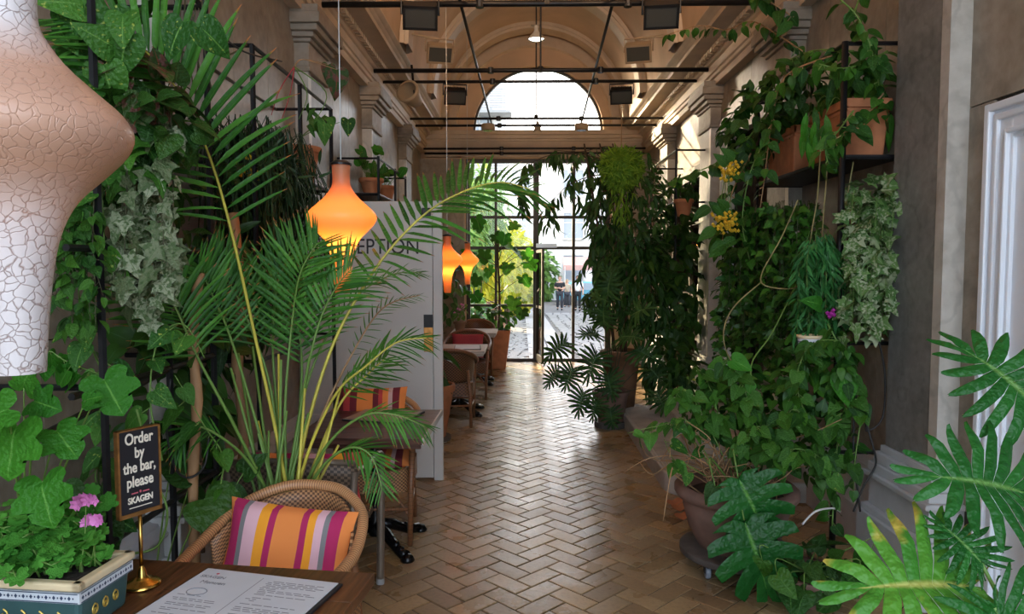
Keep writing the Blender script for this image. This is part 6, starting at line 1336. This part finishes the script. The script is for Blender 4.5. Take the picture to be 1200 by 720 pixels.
for k in range(7):
    loc = (-.72+.03*(k % 2), 14.6+1.05*k, gz_(14.6+1.05*k)); l = f'wooden bistro chair outside, {BL[k]}'
    if first is None: first = bistro(loc, RD(95), l)
    else: dup(first, loc, RD(95 if k % 2 else 20), l)
for k in range(4):
    y = 15.1+2.1*k; t = thing('bistro_table', f'small round cafe table outside, {("nearest the glass", "second in the row", "third in the row", "farthest in the row")[k]}', 'table', (-1.15, y, gz_(y)), 0, 'cafe tables in the courtyard')
    MB().lathe([(0, .73), (.32, .73), (.33, .745), (.32, .76), (0, .76)], (0, 0, 0), 20).build('top', M['lightwood' if k else 'shade'], t); MB().tube([(0, 0, 0), (0, 0, .74)], .03, 8).build('column', M['black'], t); MB().lathe([(0, .0), (.22, 0), (.2, .03), (0, .04)], (0, 0, 0), 16).build('foot', M['black'], t)
# facade right of the courtyard and far buildings
def building(label, lo, hi, nx, nz, w, h, z0, dz, m='far', inx=None):
    t = thing('building', label, 'building', ((lo[0]+hi[0])/2, lo[1], lo[2])); c = Vector(t.location)
    MB().b2(Vector(lo)-c, Vector(hi)-c).build('wall', M[m], t)
    for i in range(nx):
        for j in range(nz):
            x = lo[0]+(i+.5)*(hi[0]-lo[0])/nx; z = z0+j*dz; y = lo[1]
            f = MB()
            for a, b in (((x-w/2-.1, y-.10, z-.1), (x-w/2, y, z+h+.1)), ((x+w/2, y-.10, z-.1), (x+w/2+.1, y, z+h+.1)), ((x-w/2, y-.10, z+h), (x+w/2, y, z+h+.1)), ((x-w/2-.15, y-.2, z-.14), (x+w/2+.15, y, z)), ((x-.03, y-.06, z), (x+.03, y, z+h)), ((x-w/2, y-.06, z+h*.6), (x+w/2, y, z+h*.6+.06))): f.b2(Vector(a)-c, Vector(b)-c)
            o = f.build('window', M['farf'], t); MB().b2(Vector((x-w/2, y-.03, z))-c, Vector((x+w/2, y+.0, z+h))-c).build('pane', M['fars'], o)
    return t, c
t, c = building('white apartment block with small windows at the end of the courtyard', (-9, 50, -1.5), (16, 60, 8.6), 7, 3, 1.3, 1.7, .6, 2.9)
MB().b2(Vector((-9.4, 49.5, 8.6))-c, Vector((16.4, 60, 9.0))-c).build('cornice', M['farf'], t)
r = MB(); r.prism([Vector(v)-c for v in ((-9.4, 49.8, 9.0), (16.4, 49.8, 9.0), (16.4, 54, 10.6), (-9.4, 54, 10.6))], (0, 1, 0), 3); r.build('roof', M['roofm'], t)
t, c = building('white tower block with a slatted balcony seen through the half-round window', (-7.2, 34, -1.2), (-.95, 42, 17), 3, 5, 1.0, 1.6, 1.0, 3.1)
for z in (5.4, 8.5, 11.6):
    b = MB(); b.b2(Vector((-2.6, 32.9, z))-c, Vector((-.5, 34.2, z+.12))-c); o = b.build('balcony', M['metalw'], t)
    for i in range(9): MB().b2(Vector((-2.6, 32.9, z+.2+.1*i))-c, Vector((-.5, 32.94, z+.25+.1*i))-c).build('slat', M['metalw'], o)
    for x in (-2.55, -1.5, -.55): MB().tube([Vector((x, 32.92, z))-c, Vector((x, 32.92, z+1.25))-c], .03, 6).build('post', M['farf'], o)
# awning, car
t = thing('awning', 'pink-brown awning at the end of the courtyard above the walkers', 'awning', (4.8, 46, gz_(41)))
MB().prism([(-2.2, 0, 2.35), (2.4, 0, 2.35), (2.4, 1.4, 2.9), (-2.2, 1.4, 2.9)], (0, 0, 1), .06).build('cloth', M['awn'], t); MB().b2((-2.2, -.02, 2.1), (2.4, .02, 2.4)).build('valance', M['awn'], t)
for x in (-2.1, 2.3): MB().tube([(x, 0, 0), (x, 0, 2.35)], .04, 6).build('post', M['farf'], t)
t = thing('car', 'pale teal car parked at the end of the courtyard path', 'car', (4.0, 43.7, gz_(41)))
pts = [(-1.9, 0, .3), (1.9, 0, .3), (1.95, 0, .75), (1.3, 0, .9), (.7, 0, 1.42), (-1.0, 0, 1.45), (-1.7, 0, .95), (-1.95, 0, .8)]
bev(MB().prism(pts, (0, 1, 0), 1.6).build('body', M['car'], t), .08, 3); MB().prism([(-1.45, -.01, .95), (1.15, -.01, .93), (.62, -.01, 1.34), (-.95, -.01, 1.36)], (0, 1, 0), 1.62).build('window', M['fars'], t)
for x in (-1.2, 1.2):
    for y in (.05, 1.55):
        o = MB().lathe([(0, -.1), (.32, -.1), (.32, .1), (0, .1)], (0, 0, 0), 18).build('wheel', M['rubber'], t); o.matrix_basis = Matrix.Translation((x, y, .32)) @ Matrix.Rotation(pi/2, 4, 'X')

# people walking in
def skin(name, m, verts, edges, radii, parent, root=0, sub=2):
    me = bpy.data.meshes.new(name); me.from_pydata(verts, edges, []); me.materials.append(m); o = bpy.data.objects.new(name, me); COL.objects.link(o); o.parent = parent
    md = o.modifiers.new('skin', 'SKIN'); md.use_smooth_shade = True
    if not me.skin_vertices: me.attributes.new('dummy', 'FLOAT', 'POINT')
    for i, r_ in enumerate(radii): me.skin_vertices[0].data[i].radius = (r_, r_) if not isinstance(r_, tuple) else r_
    me.skin_vertices[0].data[root].use_root = True
    s_ = o.modifiers.new('sub', 'SUBSURF'); s_.levels = sub; s_.render_levels = sub; return o
def person(label, loc, rz, top, legs, hair, h=1.75, longhair=False, arms='folded'):
    t = thing('person', label, 'person', loc, rz, 'people walking in the courtyard'); k = h/1.75; K = lambda *v: tuple(x*k for x in v)
    if arms == 'folded': A = [((.21, -.02, 1.40), (.25, -.02, 1.14), (.06, -.24, 1.12), (-.04, -.25, 1.15)), ((-.21, -.02, 1.40), (-.25, -.02, 1.14), (-.06, -.26, 1.16), (.04, -.27, 1.18))]
    else: A = [((.20, 0, 1.40), (.26, .03, 1.12), (.27, -.06, .88), (.26, -.09, .79)), ((-.20, 0, 1.40), (-.26, .0, 1.12), (-.28, -.04, .88), (-.27, -.06, .79))]
    Lg = [((.10, 0, .90), (.11, -.10, .50), (.11, .02, .09), (.11, -.13, .04)), ((-.10, 0, .90), (-.11, .02, .50), (-.11, .18, .12), (-.11, .06, .05))]
    V = [(0, 0, .97), (0, .01, 1.18), (0, .01, 1.38), (0, 0, 1.49), (0, -.02, 1.56), (0, -.03, 1.66), (0, -.02, 1.73)]; E = [(0, 1), (1, 2), (2, 3), (3, 4), (4, 5), (5, 6)]; r = [.14, .13, .15, .055, .062, .088, .055]
    for a in A:
        b = len(V); V += a; E += [(2, b), (b, b+1), (b+1, b+2), (b+2, b+3)]; r += [.058, .046, .036, .034]
    for a in Lg:
        b = len(V); V += a; E += [(0, b), (b, b+1), (b+1, b+2), (b+2, b+3)]; r += [.085, .058, .042, .04]
    skin('body', M['skin'], [K(*v) for v in V], E, [x*k for x in r], t)
    V2 = [(0, 0, .93), (0, .01, 1.15), (0, .01, 1.36), (0, .005, 1.45)]; E2 = [(0, 1), (1, 2), (2, 3)]; r2 = [.165, .15, .17, .085]
    for a in A: b = len(V2); V2 += [a[0], tuple(Vector(a[0]).lerp(Vector(a[1]), .75))]; E2 += [(2, b), (b, b+1)]; r2 += [.075, .064]
    skin('shirt', M[top], [K(*v) for v in V2], E2, [x*k for x in r2], t)
    V3 = [(0, 0, .96)]; E3 = []; r3 = [.16]
    for a in Lg: b = len(V3); V3 += a[:3]; E3 += [(0, b), (b, b+1), (b+1, b+2)]; r3 += [.105, .082, .068]
    skin('trousers', M[legs], [K(*v) for v in V3], E3, [x*k for x in r3], t)
    for a in Lg:
        s_ = Vector(a[2]); e = Vector(a[3]); MB().tube([K(s_.x, s_.y+.05, s_.z-.03), K(e.x, e.y+.02, max(.04, e.z)), K(e.x, e.y-.08, max(.035, e.z-.01))], [.05*k, .052*k, .035*k], 8).build('shoe', M['rubber'], t, True)
    hp = MB(); rows = []
    for j in range(7):
        a = j/6*pi*.62; rows.append([(.098*sin(a)*cos(b)*k, (-.005+.108*sin(a)*sin(b))*k, (1.665+.115*cos(a)-(.05 if longhair and sin(b) > 0 and j == 6 else 0))*k) for b in [2*pi*i/14 for i in range(14)]])
    for row in rows:   # leave the face free
        for i, p_ in enumerate(row):
            if p_[1] < -.05*k and p_[2] < 1.70*k: row[i] = (p_[0], -.05*k, p_[2]+.03)
    hp.quadgrid(rows, None, True).build('hair', M[hair], t, True)
    if longhair: MB().tube([K(0, .07, 1.66), K(0, .09, 1.5), K(0, .08, 1.36)], [.09*k, .10*k, .05*k], 8).build('hair', M[hair], t, True)
    fc = MB()
    fc.lathe([(0, .012), (.014, 0), (0, -.012)], K(0, -.118, 1.635), 6); 
    for sx in (-1, 1): fc.lathe([(0, .018), (.012, 0), (0, -.018)], K(sx*.092, -.01, 1.64), 6)
    fc.build('nose_and_ears', M['skin'], t, kind='stuff')
    ey = MB()
    for sx in (-1, 1): ey.lathe([(0, .009), (.011, 0), (0, -.009)], K(sx*.034, -.108, 1.665), 6)
    ey.b2(K(-.025, -.115, 1.592), K(.025, -.108, 1.598)); ey.build('eyes_and_mouth', M['hairb'], t, kind='stuff'); return t
YP = 38.5
def foot(px, Y): p_ = at(px, 340, Y); return (p_.x, Y, gz_(Y)+.0)
person('person in black shirt and charcoal trousers walking with folded arms on the courtyard path', foot(656, 38.0), RD(-4), 'blackcloth', 'greycloth', 'hairg', 1.76)
person('person in beige top walking behind the person in black', foot(664.5, 42), RD(10), 'beige', 'greycloth', 'hairl', 1.62, True, 'down')
person('person in white patterned shirt partly behind the weeping plant leaves', foot(677, 37), RD(-10), 'whitec', 'blackcloth', 'hairb', 1.78, False, 'down')
